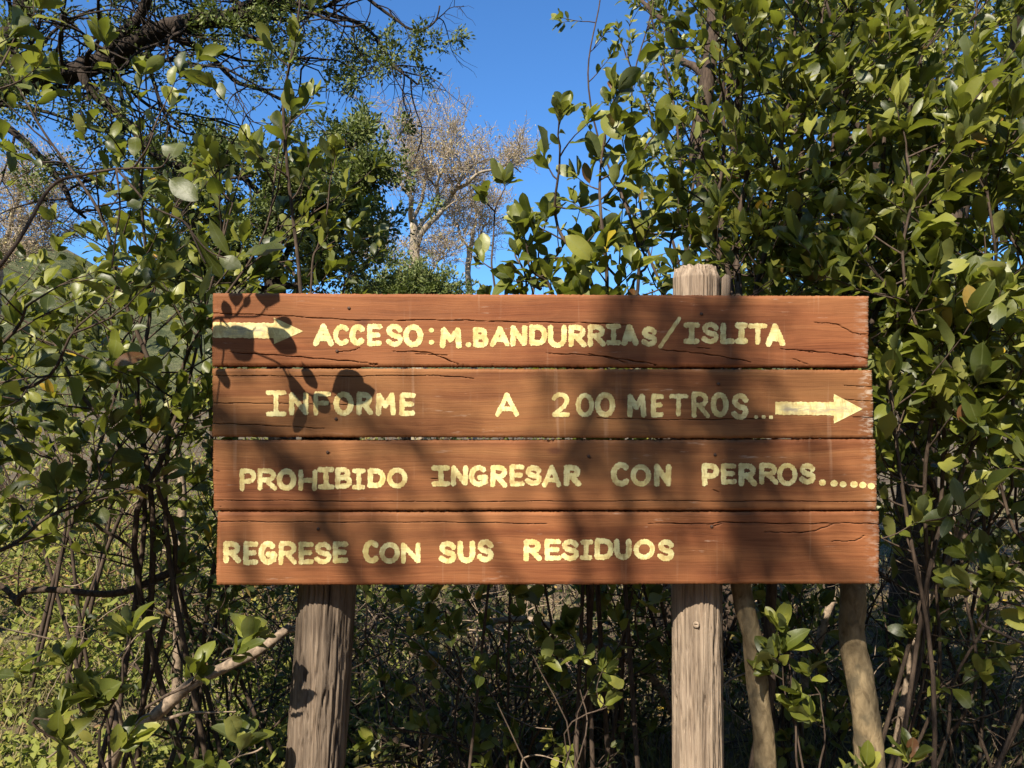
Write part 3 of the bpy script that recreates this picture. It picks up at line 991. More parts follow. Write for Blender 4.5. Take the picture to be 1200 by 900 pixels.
# --- left: multi-stemmed broadleaf shrubs
p = Plant("broadleaf_shrub", "tall many stemmed broadleaf shrub with bare dark stems leaning left beside the sign", "shrub", ground_at(at(175, 800, 2.75)), BROAD_GROUP, seed=21)
B = p.base
for path, r, tw in (
    ([(172, 640), (166, 500), (143, 350), (112, 255), (62, 165), (28, 120)], .011, 12),
    ([(182, 640), (172, 470), (158, 350), (168, 235), (190, 140)], .012, 14),
    ([(186, 660), (205, 480), (255, 400), (300, 290), (325, 200)], .010, 14),
    ([(165, 640), (135, 520), (90, 440), (40, 380), (-10, 340)], .010, 10),
    ([(190, 690), (215, 560), (232, 450), (250, 330), (275, 235)], .010, 14),
    ([(160, 700), (120, 600), (70, 540), (20, 500)], .009, 11)):
    p.stem([B] + px_path(path, 2.75, False), r, twigs=tw, start=.50, leafL=.088, n=4, sub=1, amp=.018)
p.finish()

p = Plant("broadleaf_shrub", "slim upright broadleaf shoot with yellow tinged leaves rising behind the left end of the sign", "shrub", ground_at(at(352, 700, 2.62)), BROAD_GROUP, seed=22)
p.stem([p.base] + px_path([(355, 500), (352, 330), (345, 250), (338, 180), (334, 120), (342, 60), (350, 5), (352, -60)], 2.62, False), .0075, .003, jit=.1, twigs=10, start=.66, leafL=.088, n=4, tl=(.10, .22), sub=0, amp=.006)
p.stem([p.base] + px_path([(360, 520), (362, 330), (374, 285), (384, 240), (390, 205)], 2.62, False), .005, .002, jit=.1, twigs=4, start=.72, leafL=.080, n=4, tl=(.08, .16), sub=0, amp=.006)
p.finish()

p = Plant("broadleaf_shrub", "leafy shrub filling the far left edge with drooping shaded leaves", "shrub", ground_at(np.array([-1.72, 2.35, 0])), BROAD_GROUP, seed=23)
for path, r, tw in (
    ([(-60, 600), (-30, 440), (20, 370), (60, 340)], .010, 9), ([(-50, 640), (10, 520), (60, 440), (110, 380)], .011, 13),
    ([(-80, 500), (-60, 300), (-20, 150), (10, 60)], .010, 4), ([(-40, 700), (30, 640), (90, 590), (120, 545)], .009, 10)):
    p.stem([p.base] + px_path(path, 2.3, False), r, twigs=tw, start=.48, leafL=.092, n=4, sub=1, amp=.02, bias=(.25, -.2, -.1), up=.15)
p.finish()

p = Plant("broadleaf_shrub", "small leaved broadleaf shrub against the left edge of the boards", "shrub", ground_at(at(225, 820, 3.0)), BROAD_GROUP, seed=24)
for path, r, tw in (
    ([(230, 690), (236, 560), (222, 450), (232, 360), (262, 310)], .010, 15), ([(220, 690), (200, 600), (182, 540), (150, 480)], .009, 12),
    ([(240, 700), (300, 500), (330, 360), (320, 300), (350, 250)], .010, 14), ([(245, 700), (350, 520), (400, 360), (410, 320)], .009, 8)):
    p.stem([p.base] + px_path(path, 3.0, False), r, twigs=tw, start=.3, leafL=.068, n=6, sub=1, amp=.02)
p.finish()

p = Plant("broadleaf_shrub", "leafy shrub further back at the left below the old conifer", "shrub", ground_at(np.array([-2.1, 3.9, 0])), BROAD_GROUP, seed=33)
for path, r, tw in (
    ([(90, 600), (95, 460), (85, 380), (70, 340)], .009, 12), ([(100, 600), (150, 420), (190, 300), (215, 230)], .012, 18), ([(80, 600), (30, 480), (0, 420), (-20, 380)], .009, 10),
    ([(110, 640), (190, 500), (240, 420), (270, 350)], .012, 18), ([(70, 640), (20, 560), (-30, 500)], .010, 12), ([(100, 640), (130, 500), (130, 380), (140, 300)], .011, 18)):
    p.stem([p.base] + px_path(path, 3.9, False), r, twigs=tw, start=.6, leafL=.08, n=5, sub=0, amp=.03, tl=(.2, .4))
p.finish()

# --- the overhanging spray in front of the sign's top left corner; its leaves throw the sharp shadows
p = Plant("broadleaf_shrub", "sunlit broadleaf shrub reaching in from the left in front of the sign corner", "shrub", ground_at(np.array([-1.75, 1.62, 0])), BROAD_GROUP, seed=25)
DS = .46
def lift(px, py, s=DS):
    return S(px, py) + SUN * s
p.cur = Tubes()
mainstem = [p.base, np.array([-1.66, 1.66, .8]), np.array([-1.42, 1.76, 1.45]), np.array([-1.17, 1.84, 1.84]), lift(190, 392), lift(226, 378), lift(258, 372)]
P_ = smooth(mainstem, 6)
p.cur.add(P_, np.linspace(.0062, .003, len(P_)), 8)
for path, r in (([(258, 372), (274, 371), (282, 362), (290, 350), (296, 335)], .0030), ([(258, 372), (276, 392), (295, 411), (327, 426), (336, 440), (345, 460), (350, 470)], .0028),
                ([(274, 371), (300, 371), (308, 366), (313, 356)], .0022), ([(327, 426), (352, 456), (378, 466)], .0022), ([(258, 372), (262, 410), (258, 440), (254, 474)], .0025)):
    P2 = smooth([lift(x, y) for x, y in path], 5)
    p.cur.add(P2, np.linspace(r, r * .75, len(P2)), 5)
R = p.R
SHADE_LEAVES = [  # base, tip and width of each leaf's shadow on the boards, in photo pixels
    ((276, 364), (277, 336), 17), ((313, 364), (311, 330), 28), ((286, 362), (291, 346), 7), ((312, 382), (348, 416), 22), ((300, 384), (272, 416), 30), ((268, 405), (286, 416), 14),
    ((277, 392), (244, 400), 20), ((262, 428), (259, 452), 16), ((253, 472), (272, 500), 9), ((337, 432), (354, 474), 16), ((353, 422), (368, 460), 13),
    ((357, 470), (349, 512), 13), ((384, 462), (424, 438), 24), ((392, 464), (440, 458), 19), ((362, 462), (388, 480), 17), ((318, 374), (343, 381), 11), ((270, 376), (262, 352), 12)]
for (bx, by), (tx, ty), wd in SHADE_LEAVES:
    a0, a1 = lift(bx, by, DS), lift(tx, ty, DS + R.uniform(-.04, .05))
    L = np.linalg.norm(a1 - a0)
    p.L.add(a0, unit(a1 - a0), SUN + .12 * np.array([R.gauss(0, 1), R.gauss(0, 1), R.gauss(0, 1)]), L, wd * MPP * .98, .05, .12, R.uniform(.25, .6), 0)
for k in range(3):                       # more leaves further up the same shrub, left of the boards
    q = np.array([-1.45, 1.72, 1.35]) + np.array([R.uniform(-.15, .2), R.uniform(-.1, .1), R.uniform(-.2, .5)])
    p.twig(P_[6 + k * 2], np.array([R.uniform(-.4, .2), R.uniform(-.5, .1), .9]), R.uniform(.15, .3), 6, .068, .003, 1)
p.cur.build("stem", p.sm, p.root)
for path, tw in (([np.array([-1.70, 1.66, .6]), np.array([-1.55, 1.75, 1.5]), np.array([-1.42, 1.85, 2.1]), np.array([-1.30, 1.9, 2.45])], 10),
                 ([np.array([-1.72, 1.64, .4]), np.array([-1.80, 1.85, 1.2]), np.array([-1.62, 1.95, 1.75]), np.array([-1.55, 2.0, 2.1])], 9)):
    p.stem(path, .009, .003, twigs=tw, start=.62, leafL=.084, n=5, sub=0, amp=.01, tl=(.12, .25))
p.finish()

# --- near sprigs low at the left and along the bottom edge
p = Plant("broadleaf_shrub", "low sprig with a few large pale sunlit leaves at the lower left", "shrub", ground_at(np.array([-1.02, 2.15, 0])), BROAD_GROUP, seed=26)
for path in ([(110, 880), (95, 830), (85, 790)], [(120, 900), (140, 800), (150, 755)], [(150, 900), (235, 800), (262, 765), (285, 755)], [(90, 930), (60, 860), (95, 855), (105, 840)], [(140, 930), (240, 910), (275, 890)]):
    p.stem([p.base] + px_path(path, 2.15, False), .005, .002, twigs=2, start=.7, leafL=.095, n=3, sub=0, amp=.006, tl=(.04, .09))
p.finish()

p = Plant("broadleaf_shrub", "small sprig with a few bright lit leaves hanging between the posts", "shrub", ground_at(np.array([.10, 2.46, 0])), BROAD_GROUP, seed=34)
for path, tw in (([(660, 880), (690, 800), (700, 765), (672, 752)], 3), ([(640, 880), (610, 760), (605, 706)], 2), ([(670, 880), (730, 740), (745, 705)], 2), ([(600, 900), (540, 760), (505, 712)], 3), ([(650, 890), (700, 830), (697, 800)], 1)):
    p.stem([p.base] + px_path(path, 2.44, False), .0028, .0012, twigs=tw, start=.7, leafL=.075, n=3, sub=0, amp=.025, tl=(.03, .07))
p.finish()

p = Plant("broadleaf_shrub", "little dark sprig with broad leaves in front of the two pale trunks", "shrub", ground_at(np.array([.90, 2.22, 0])), BROAD_GROUP, seed=35)
for path, tw in (([(950, 940), (925, 830), (912, 775)], 2), ([(960, 940), (965, 840), (950, 800)], 2), ([(945, 940), (930, 850), (925, 800), (918, 750)], 1), ([(970, 940), (1060, 900)], 2)):
    p.stem([p.base] + px_path(path, 2.24, False), .004, .0015, twigs=tw, start=.7, leafL=.075, n=3, sub=0, amp=.01, tl=(.03, .07), jit=.2)
p.finish()

# --- centre: thin shoots above the top edge of the sign
p = Plant("broadleaf_shrub", "thin sparse broadleaf shoots standing dark against the open sky behind the middle of the sign", "shrub", ground_at(at(590, 700, 2.9)), BROAD_GROUP, seed=27)
for path, tw in (([(585, 500), (570, 345), (572, 300), (580, 250), (590, 222)], 4), ([(600, 500), (603, 345), (604, 300), (606, 272)], 4), ([(610, 520), (640, 360), (632, 300), (640, 262)], 6)):
    p.stem([p.base] + px_path(path, 2.9, False), .006, .0025, twigs=tw, start=.72, leafL=.082, n=3, sub=0, amp=.008, tl=(.04, .10))
p.finish()

# --- right of the gap: shrub with large glossy leaves against the sky
p = Plant("broadleaf_shrub", "glossy big leaved shrub in front of the blue sky left of the sawn post top", "shrub", ground_at(at(700, 700, 2.75)), BROAD_GROUP, seed=28)
for path, r, tw in (
    ([(690, 500), (680, 345), (668, 270), (655, 200), (650, 160)], .010, 13), ([(700, 500), (712, 345), (715, 260), (705, 190), (715, 140)], .010, 13),
    ([(710, 500), (735, 345), (738, 270), (728, 215), (755, 165)], .009, 11), ([(690, 520), (640, 360), (625, 320), (615, 300)], .008, 8), ([(715, 520), (770, 350), (785, 300), (790, 250)], .009, 10)):
    p.stem([p.base] + px_path(path, 2.75, False), r, .003, twigs=tw, start=.60, leafL=.100, n=3, sub=0, amp=.012, tl=(.09, .2))
p.finish()
p = Plant("broadleaf_shrub", "tall thin small leaved shrub hanging dark against the sky at upper right of centre", "shrub", ground_at(at(770, 700, 4.4)), BROAD_GROUP, seed=29)
for path, r, tw in (
    ([(790, 400), (785, 290), (750, 270), (715, 190), (700, 90), (705, 0), (712, -60)], .010, 9), ([(800, 400), (812, 250), (795, 130), (770, 40), (745, -40)], .011, 10),
    ([(790, 420), (770, 300), (745, 210), (735, 110), (755, 30), (770, -50)], .010, 9), ([(800, 430), (830, 200), (860, 60), (850, -60)], .012, 12)):
    p.stem([p.base] + px_path(path, 4.4, False), r, .003, twigs=tw, start=.50, leafL=.068, n=5, sub=1, amp=.03, tl=(.12, .28), per=6)
p.finish()

# --- two young pale trunked trees just behind the right half of the sign
def young_tree(label, paths, base, seed, twigs, leafL, leaf_n=7, TY=2.32, second=None):
    p = Plant("young_tree", label, "tree", base, "young broadleaf trees behind the sign", seed=seed)
    (pt, rr), *rest = paths
    P = smooth([p.base] + px_path(pt, TY, False), 8)
    t = Tubes()
    rng = np.random.default_rng(seed)
    lumps = lambda n, k: 1 + .05 * np.sin(np.arange(n) * .55)[:, None] * np.sin(np.arange(k) * 1.0 + 1)[None, :] + .03 * rng.standard_normal((n, k))
    t.add(wander(rng, P, .006), rr, 16, True, lumps)
    t.build("trunk", M["sapling"], p.root)
    if second:
        p.stem(px_path(second, TY, False), .019, .012, twigs=0, amp=.01, crown=False, name="second_trunk", jit=0)
    for path, r, tw in rest:
        p.stem(px_path([(path[0][0], path[0][1], pt[-1][2] - .01)] + path[1:], 2.75, False), r, .004, twigs=tw, start=.15, leafL=leafL, n=leaf_n, sub=1, amp=.02, tl=(.16, .36), name="branch", bias=(0, -.45, 0))
    p.finish()
young_tree("slender young tree whose pale bent trunk stands just right of the right post", [
    ([(893, 900), (888, 830), (879, 760), (868, 690), (858, 560, 2.40), (862, 440, 2.55)], [.031, .030, .0295, .028, .028, .022]),
    ([(861, 460), (868, 300), (872, 200), (862, 90), (870, -40)], .014, 26),
    ([(860, 450), (890, 330), (905, 250), (925, 140), (935, 20)], .011, 22), ([(861, 455), (855, 330), (845, 240), (850, 120), (845, 0)], .010, 13)],
    ground_at(at(896, 905, 2.33)), 31, 20, .086, 6, 2.32, [(884, 905, 2.37), (895, 800, 2.42), (898, 720, 2.44), (896, 660, 2.46), (880, 560, 2.5), (866, 450, 2.55)])
young_tree("thicker pale trunked young tree below the right end of the sign", [
    ([(1021, 900), (1012, 810), (1003, 745), (1002, 690), (985, 560, 2.52), (976, 440, 2.62)], [.044, .041, .039, .037, .034, .028]),
    ([(977, 450), (985, 300), (990, 180), (1005, 60), (1000, -60)], .016, 28), ([(978, 460), (950, 280), (940, 150), (960, 20)], .012, 24),
    ([(977, 450), (1005, 330), (1030, 240), (1050, 120), (1060, 0)], .012, 24), ([(978, 460), (1045, 330), (1075, 240), (1085, 150)], .011, 22)],
    ground_at(at(1024, 905, 2.43)), 32, 20, .090, 6, 2.42)

# --- right wall of shrubs
def wall_shrub(label, base, Y, paths, seed, leafL=.07, tw=18, n=8, r=.0075, sub=1, bias=(-.1, -.35, 0), start=.22, tl=(.16, .36)):
    p = Plant("broadleaf_shrub", label, "shrub", ground_at(np.array(base, float)), BROAD_GROUP, seed=seed)
    for path in paths:
        p.stem([p.base] + px_path(path, Y, False), r, .0035, twigs=tw, start=start, leafL=leafL, n=n, sub=sub, amp=.04, tl=tl, bias=bias)
    p.finish()
wall_shrub("brightly lit shrub with upright leaf clusters at the right of the top board", (1.12, 2.5, 0), 2.45,
           [[(1080, 700), (1085, 500), (1075, 360), (1060, 250), (1062, 170)], [(1090, 700), (1120, 480), (1110, 330), (1085, 230), (1105, 150)], [(1100, 720), (1050, 520), (1045, 400), (1035, 330)],
            [(1100, 700), (1150, 520), (1165, 380), (1160, 280), (1175, 190)]], 41, .105, 12, 5, start=.52)
wall_shrub("shrub at the far right edge with lit yellow green leaf tips", (1.75, 2.6, 0), 2.5,
           [[(1230, 700), (1215, 500), (1195, 350), (1180, 250), (1170, 180)], [(1250, 700), (1260, 450), (1230, 280), (1215, 150)], [(1240, 720), (1190, 600), (1150, 500), (1130, 430)],
            [(1270, 600), (1290, 350), (1280, 150), (1250, 20)]], 42, .105, 12, 5, start=.5)
wall_shrub("dense shaded shrub rising to the frame top between the two pale trunks", (.95, 3.3, 0), 3.25,
           [[(880, 600), (890, 350), (900, 200), (905, 60), (910, -40)], [(930, 600), (945, 380), (965, 220), (985, 90), (990, -40)], [(860, 600), (830, 400), (830, 300), (820, 240)],
            [(920, 600), (1020, 400), (1040, 250), (1035, 120), (1040, 0)], [(900, 620), (960, 440), (1000, 340), (1010, 300)]], 43, .086, 18, 5, start=.4)
wall_shrub("dense shaded shrub behind the lit clusters at upper right", (1.75, 3.2, 0), 3.15,
           [[(1110, 600), (1090, 400), (1090, 250), (1085, 100), (1075, -30)], [(1140, 600), (1150, 380), (1145, 220), (1130, 80), (1140, -40)], [(1170, 600), (1210, 400), (1230, 260), (1220, 120)],
            [(1120, 650), (1060, 480), (1040, 380), (1050, 300)]], 44, .086, 18, 5, start=.4)
wall_shrub("large leafy shrub mostly beyond the right edge behind the lit leaf tips", (2.5, 3.5, 0), 3.4,
           [[(1230, 700), (1220, 450), (1190, 300), (1180, 180)], [(1280, 700), (1290, 450), (1270, 250), (1250, 80)], [(1330, 700), (1370, 450), (1390, 250), (1380, 100)], [(1260, 750), (1210, 600), (1180, 500), (1170, 440)], [(1340, 700), (1430, 500), (1460, 350), (1470, 250)]], 50, .085, 15, 5, start=.3)
wall_shrub("shrub with tangled bare stems and sparse leaves right of the lower boards", (1.25, 2.75, 0), 2.7,
           [[(1075, 850), (1080, 720), (1065, 600), (1050, 520), (1048, 460)], [(1095, 850), (1130, 700), (1150, 590), (1165, 500), (1190, 420)], [(1090, 860), (1110, 760), (1160, 690), (1200, 660)],
            [(1080, 850), (1090, 640), (1110, 560), (1095, 470)]], 45, .080, 6, 3, .006, start=.35)
wall_shrub("low sprig with bright leaves in front of the right side tangle", (1.42, 2.25, 0), 2.25,
           [[(1230, 800), (1190, 760), (1150, 725), (1130, 705)], [(1240, 780), (1215, 720), (1190, 690)], [(1230, 850), (1210, 600), (1195, 540)]], 46, .095, 3, 3, .006, 0, start=.6, tl=(.05, .1))
wall_shrub("leafy shrub filling the gap just above the top board beside the sawn post", (.55, 3.1, 0), 3.0,
           [[(740, 600), (720, 360), (710, 320), (690, 290)], [(760, 600), (770, 380), (765, 310), (750, 270)], [(790, 600), (830, 380), (850, 320), (840, 270)], [(720, 600), (650, 380), (640, 340), (625, 320)]], 47, .075, 13, 6, .009)

# --- darker broadleaf trees further back on the right
def back_tree(label, base, top, spread, seed, n_stems=7, tw=24, leafL=.075, trunk=None, r=.05, group="broadleaf trees behind the shrubs"):
    p = Plant("broadleaf_tree", label, "tree", ground_at(np.array(base, float)), group, seed=seed, tmpl=T_LO)
    R = p.R
    if trunk is None:
        trunk = [p.base, p.base + [R.uniform(-.1, .1), 0, top * .35], p.base + [R.uniform(-.25, .25), R.uniform(-.1, .2), top * .75]]
    P = smooth(trunk, 8)
    t = Tubes()
    t.add(wander(p.rng, P, .03), [r, r * .8, r * .45], 12)
    t.build("trunk", M["stem"], p.root)
    for i in range(n_stems):
        k = int((.25 + .7 * i / n_stems) * (len(P) - 1))
        q = P[k]
        a = R.uniform(0, 6.28)
        L = spread * R.uniform(.6, 1.1)
        e = q + np.array([math.cos(a) * L, math.sin(a) * L * .8, R.uniform(.25, .7) * L + (top - q[2]) * R.uniform(.1, .6)])
        m = (q + e) / 2 + np.array([0, 0, -.1 * L])
        p.stem([q, m, e], r * .35, .005, twigs=tw, start=.15, leafL=leafL, n=8, sub=1, amp=.05, tl=(.2, .45), name="branch", bias=(0, -.2, .1))
    p.finish()
back_tree("dark leaning tree trunk with crown showing behind the sawn post top", (1.32, 5.0, 0), 5.2, .75, 51,
          trunk=[ground_at(at(852, 800, 5.0)), at(850, 420, 5.0), at(845, 305, 5.0), at(836, 270, 5.0), at(826, 215, 5.0), at(820, 170, 5.0), at(830, 60, 5.0), at(840, -80, 5.0)], r=.085, n_stems=5, tw=14)
back_tree("broadleaf tree far back behind the right end of the sign", (2.1, 5.4, 0), 5.2, 1.3, 52, 9, 24)
back_tree("broadleaf tree far back at the right frame edge with a thick dark limb", (3.0, 5.0, 0), 5.2, 1.2, 53, 9, 22,
          trunk=[ground_at(at(1060, 800, 5.0)), at(1080, 420, 5.0), at(1120, 230, 5.0), at(1165, 120, 5.0), at(1215, 10, 5.0)], r=.12)
back_tree("tall broadleaf tree furthest back between the right post and the leaning trunk", (2.75, 6.6, 0), 6.2, 1.3, 56, 11, 28, .09)
back_tree("tall broadleaf tree furthest back behind the lit clusters", (3.3, 6.4, 0), 6.2, 1.6, 57, 11, 28, .09)
back_tree("broadleaf tree furthest back at the right frame edge", (4.7, 6.2, 0), 6.0, 1.5, 58, 10, 26, .09)
back_tree("small broadleaf tree behind the lower right tangle", (2.2, 4.3, 0), 2.6, 1.0, 54, 8, 20)
back_tree("small broadleaf tree behind the right post", (1.0, 5.2, 0), 2.5, 1.0, 55, 8, 20)

# ------------------------------------------------------------------ conifers at upper left
class Conifer:
    def __init__(self, label, base, seed, group="conifers behind the left shrubs"):
        self.root = thing("conifer_tree", label, "tree", tuple(float(x) for x in base), group)
        self.R = random.Random(seed)
        self.rng = np.random.default_rng(seed)
        self.L = Leaves(T_BL)

    def tuft(self, p, d, size=.16, n=26, sub=13, bl=(.014, .028)):
        """One flattened spray of scale-leaf fingers."""
        R = self.R
        d = unit(d)
        for _ in range(sub):
            v = np.array([R.gauss(0, 1), R.gauss(0, 1), R.gauss(0, 1)])
            q0 = p + v * size * .27 + d * size * R.uniform(-.2, .5)
            a0 = unit(d * .5 + v * .5 + UP * .35)
            tone = R.random()
            for k in range(n // 2):
                w = np.array([R.gauss(0, 1), R.gauss(0, 1), R.gauss(0, 1)])
                L = R.uniform(*bl)
                self.L.add(q0 + w * .015 + a0 * R.uniform(-.02, .04), unit(a0 + w * .45), LEAFN + .8 * np.array([R.gauss(0, 1), R.gauss(0, 1), R.gauss(0, 1)]), L, L * R.uniform(.45, .7), R.gauss(.1, .2), .1, min(1, max(0, tone * .7 + R.random() * .3)))

    def limb(self, pts, r0, r1, name="limb", n_br=14, br=(.4, .9), tufts=4, start=.1, droop=-.2, size=.16, amp=.03, fol=1.0, bias=(0, 0, 0), clump=None):
        R = self.R
        P = smooth(pts, 6)
        P = wander(self.rng, P, amp)
        t = Tubes()
        rng = self.rng
        t.add(P, np.linspace(r0, r1, len(P)), 12, True, lambda n, k: 1 + .16 * rng.standard_normal((n, k)).clip(-1.5, 1.5))
        for i in range(n_br):
            f = start + (1 - start) * (i + R.random()) / n_br
            k = min(len(P) - 2, int(f * (len(P) - 1)))
            q = P[k]
            ax = unit(P[k + 1] - P[k])
            d = unit(np.array([R.gauss(0, 1), R.gauss(0, .7), R.gauss(droop, .6)]) + ax * .4 + np.array(bias))
            L = R.uniform(*br)
            b = [q]
            for s in range(6):
                d = unit(d + np.array([R.gauss(0, .22), R.gauss(0, .22), R.gauss(droop * .25, .18)]))
                b.append(b[-1] + d * L / 6)
            rb = max(.004, min(r0 * .3, .016))
            t.add(smooth(b, 2), [rb, rb * .25], 5, False)
            for s in range(8):
                kk = R.randint(1, 6)
                d2 = unit(d + np.array([R.gauss(0, .8), R.gauss(0, .8), R.gauss(droop * .5, .5)]))
                tw = [b[kk]]
                for s2 in range(4):
                    d2 = unit(d2 + np.array([R.gauss(0, .3), R.gauss(0, .3), R.gauss(droop * .2, .25)]))
                    tw.append(tw[-1] + d2 * L * .12)
                t.add(tw, [rb * .45, rb * .15], 4, False)
                if R.random() < (fol if not clump else .12):
                    self.tuft(tw[-1], d2, size, 24)
            for s in range(tufts):
                if R.random() < fol:
                    kk = R.randint(2, 6)
                    if clump:
                        self.tuft(b[kk] + np.array([R.gauss(0, .06), R.gauss(0, .06), R.gauss(0, .05)]), d, size, 26, clump, (.022, .042))
                    else:
                        self.tuft(b[kk] + np.array([R.gauss(0, .08), R.gauss(0, .08), R.gauss(0, .06)]), d, size)
        t.build(name, M["conbark"], self.root)

    def finish(self):
        self.L.build("foliage", M["conifer"], self.root)

YC = 4.6
c = Conifer("old conifer with a thick dark twisted limb reaching across the upper left", ground_at(at(-190, 800, YC)), 61)
cb = np.array(c.root.location)
P = smooth([cb, cb + [.02, 0, 1.6], cb + [.10, 0, 2.9], at(-110, 20, YC), at(-60, -160, YC)], 8)
t = Tubes(); t.add(P, [.20, .17, .15, .12, .09], 20, True, lambda n, k: 1 + .07 * c.rng.standard_normal((n, k))); t.build("trunk", M["conbark"], c.root)
c.limb([at(-120, 180, YC), at(-40, 120, YC), at(35, 85, YC), at(90, 78, YC), at(130, 58, YC), at(185, 30, YC), at(240, 22, YC), at(300, 12, YC), at(350, -20, YC)], .072, .042, "limb", 40, (.35, .9), 3, .1, .05, .13, .03, .10, (.2, 0, .1))
c.limb([at(35, 85, YC), at(5, 60, YC), at(20, 20, YC), at(45, -30, YC)], .06, .05, "limb", 5, (.3, .6), 2, .1, .1, .13, .015, .16)
c.limb([at(240, 22, YC), at(320, 12, YC), at(400, 28, YC), at(450, 62, YC), at(490, 108, YC)], .018, .005, "limb", 18, (.25, .55), 2, .15, -.35, .09, .03, .08)
c.limb([at(300, 0, YC), at(390, -25, YC), at(450, 5, YC), at(490, 30, YC), at(515, 6, YC)], .014, .004, "limb", 12, (.2, .45), 1, .1, -.35, .09, .03, .08)
c.limb([at(90, 78, YC), at(130, 120, YC), at(180, 170, YC), at(240, 200, YC), at(300, 205, YC)], .026, .007, "limb", 14, (.3, .7), 3, .1, -.1, .13, .03, .2)
c.limb([at(-40, 120, YC), at(20, 170, YC), at(70, 225, YC), at(100, 260, YC)], .028, .008, "limb", 10, (.25, .5), 1, .1, -.1, .12, .03, .1)
c.limb([at(185, 30, YC), at(260, 70, YC), at(320, 110, YC), at(370, 120, YC)], .018, .005, "limb", 8, (.3, .6), 3, .05, -.05, .12, .03, .10)
c.limb([at(130, 58, YC), at(180, -20, YC), at(260, -60, YC), at(340, -80, YC)], .03, .01, "limb", 18, (.3, .7), 3, .05, 0, .13, .03, .2)
c.finish()

YD = 6.2
c = Conifer("bushy green conifer behind the top left of the sign in front of the autumn tree", ground_at(at(330, 800, YD)), 62)
cb = np.array(c.root.location)
P = smooth([cb, cb + [0, 0, 1.0], at(322, 330, YD), at(315, 230, YD), at(325, 165, YD)], 8)
t = Tubes(); t.add(P, [.13, .11, .08, .05, .02], 14); t.build("trunk", M["conbark"], c.root)
for a, b2, nb in (((322, 330), [(360, 270), (405, 220), (420, 170)], 26), ((318, 260), [(350, 225), (390, 195), (430, 165)], 26), ((322, 340), [(370, 320), (410, 290), (440, 280)], 20),
                  ((316, 240), [(270, 200), (235, 180), (205, 190)], 24), ((322, 330), [(280, 290), (240, 260), (215, 270)], 26), ((320, 290), [(355, 255), (390, 250), (430, 225)], 24),
                  ((322, 345), [(260, 330), (220, 320), (190, 330)], 20)):
    c.limb([at(a[0], a[1], YD)] + [at(x, y, YD + .25 * math.sin(i * 2.1 + x)) for i, (x, y) in enumerate(b2)], .028, .008, "limb", int(nb * .5), (.18, .40), 3, .15, .05, .19, .03, .95, (0, -.35, .15), 13)
c.finish()
c = Conifer("low dark conifer bush peeping over the top board below the autumn tree", ground_at(at(475, 800, 8.5)), 63)
cb = np.array(c.root.location)
t = Tubes(); t.add([cb, cb + [0, 0, 1.3], at(470, 320, 8.5)], [.07, .05, .015], 10); t.build("trunk", M["conbark"], c.root)
for x, y in ((440, 335), (505, 335), (468, 308), (425, 345), (495, 325), (530, 345)):
    c.limb([at(472, 420, 8.5), at((472 + x) / 2, (400 + y) / 2, 8.5), at(x, y, 8.5)], .02, .006, "limb", 9, (.15, .3), 3, .4, .1, .19, .02, 1.0, (0, 0, 0), 12)
c.finish()

# ------------------------------------------------------------------ autumn trees
def autumn_tree(label, Y, trunk, limbs, seed, dens=1.0, r=.16, base_px=None):
    base = ground_at(at(trunk[0][0], 700, Y))
    root = thing("autumn_tree", label, "tree", tuple(base), "thin leaved autumn trees in the distance")
    R = random.Random(seed)
    rng = np.random.default_rng(seed)
    L = Leaves(T_LO)
    T0 = Tubes()
    P = wander(rng, smooth([base] + [at(x, y, Y) for x, y in trunk], 8), .04)
    T0.add(P, [r, r * .85, r * .7, r * .45], 14, True, lambda n, k: 1 + .12 * rng.standard_normal((n, k)))
    T0.build("trunk", M["autbark"], root)
    def rec(t, p, d, Ln, rr, lev):
        pts = [p]
        for s in range(5):
            d = unit(d + np.array([R.gauss(0, .20), R.gauss(0, .20), R.gauss(.03, .18)]))
            pts.append(pts[-1] + d * Ln / 5)
        t.add(pts, [rr, rr * .5], 5 if lev < 2 else 4, False)
        if lev >= 3:
            for _ in range(int((.7 if lev == 3 else .9) * dens + R.random())):
                k = R.randint(1, 5)
                q = pts[k] + np.array([R.gauss(0, .05), R.gauss(0, .05), R.gauss(0, .05)])
                lf = R.uniform(.026, .048)
                L.add(q, np.array([R.gauss(0, 1), R.gauss(0, 1), R.gauss(-.3, 1)]), LEAFN + np.array([R.gauss(0, .8), R.gauss(0, .8), R.gauss(0, .8)]), lf, lf * .6, .1, .1, R.random())
        if lev < 4:
            for _ in range((5, 5, 4, 3)[lev]):
                k = R.randint(1, 5)
                d2 = unit(d * .6 + np.array([R.gauss(0, .7), R.gauss(0, .7), R.gauss(.25, .5)]))
                rec(t, pts[k], d2, Ln * R.uniform(.5, .78), max(.005, rr * .45), lev + 1)
    for path, rr in limbs:
        t = Tubes()
        Q = wander(rng, smooth([at(x, y, Y + (R.uniform(-.5, .5) if i else 0)) for i, (x, y) in enumerate(path)], 6), .05)
        t.add(Q, [rr * .72, rr * .22], 9, False, lambda n, k: 1 + .12 * rng.standard_normal((n, k)))
        nb = 9
        for i in range(nb):
            k = int((.3 + .7 * (i + R.random()) / nb) * (len(Q) - 2))
            rec(t, Q[k], unit(Q[k + 1] - Q[k] + .06 * np.array([R.gauss(0, 1), R.gauss(0, 1), R.gauss(.4, .8)])), R.uniform(.40, .75), rr * .2, 1)
        t.build("limb", M["autbark"], root)
    L.build("foliage", M["autumn"], root)
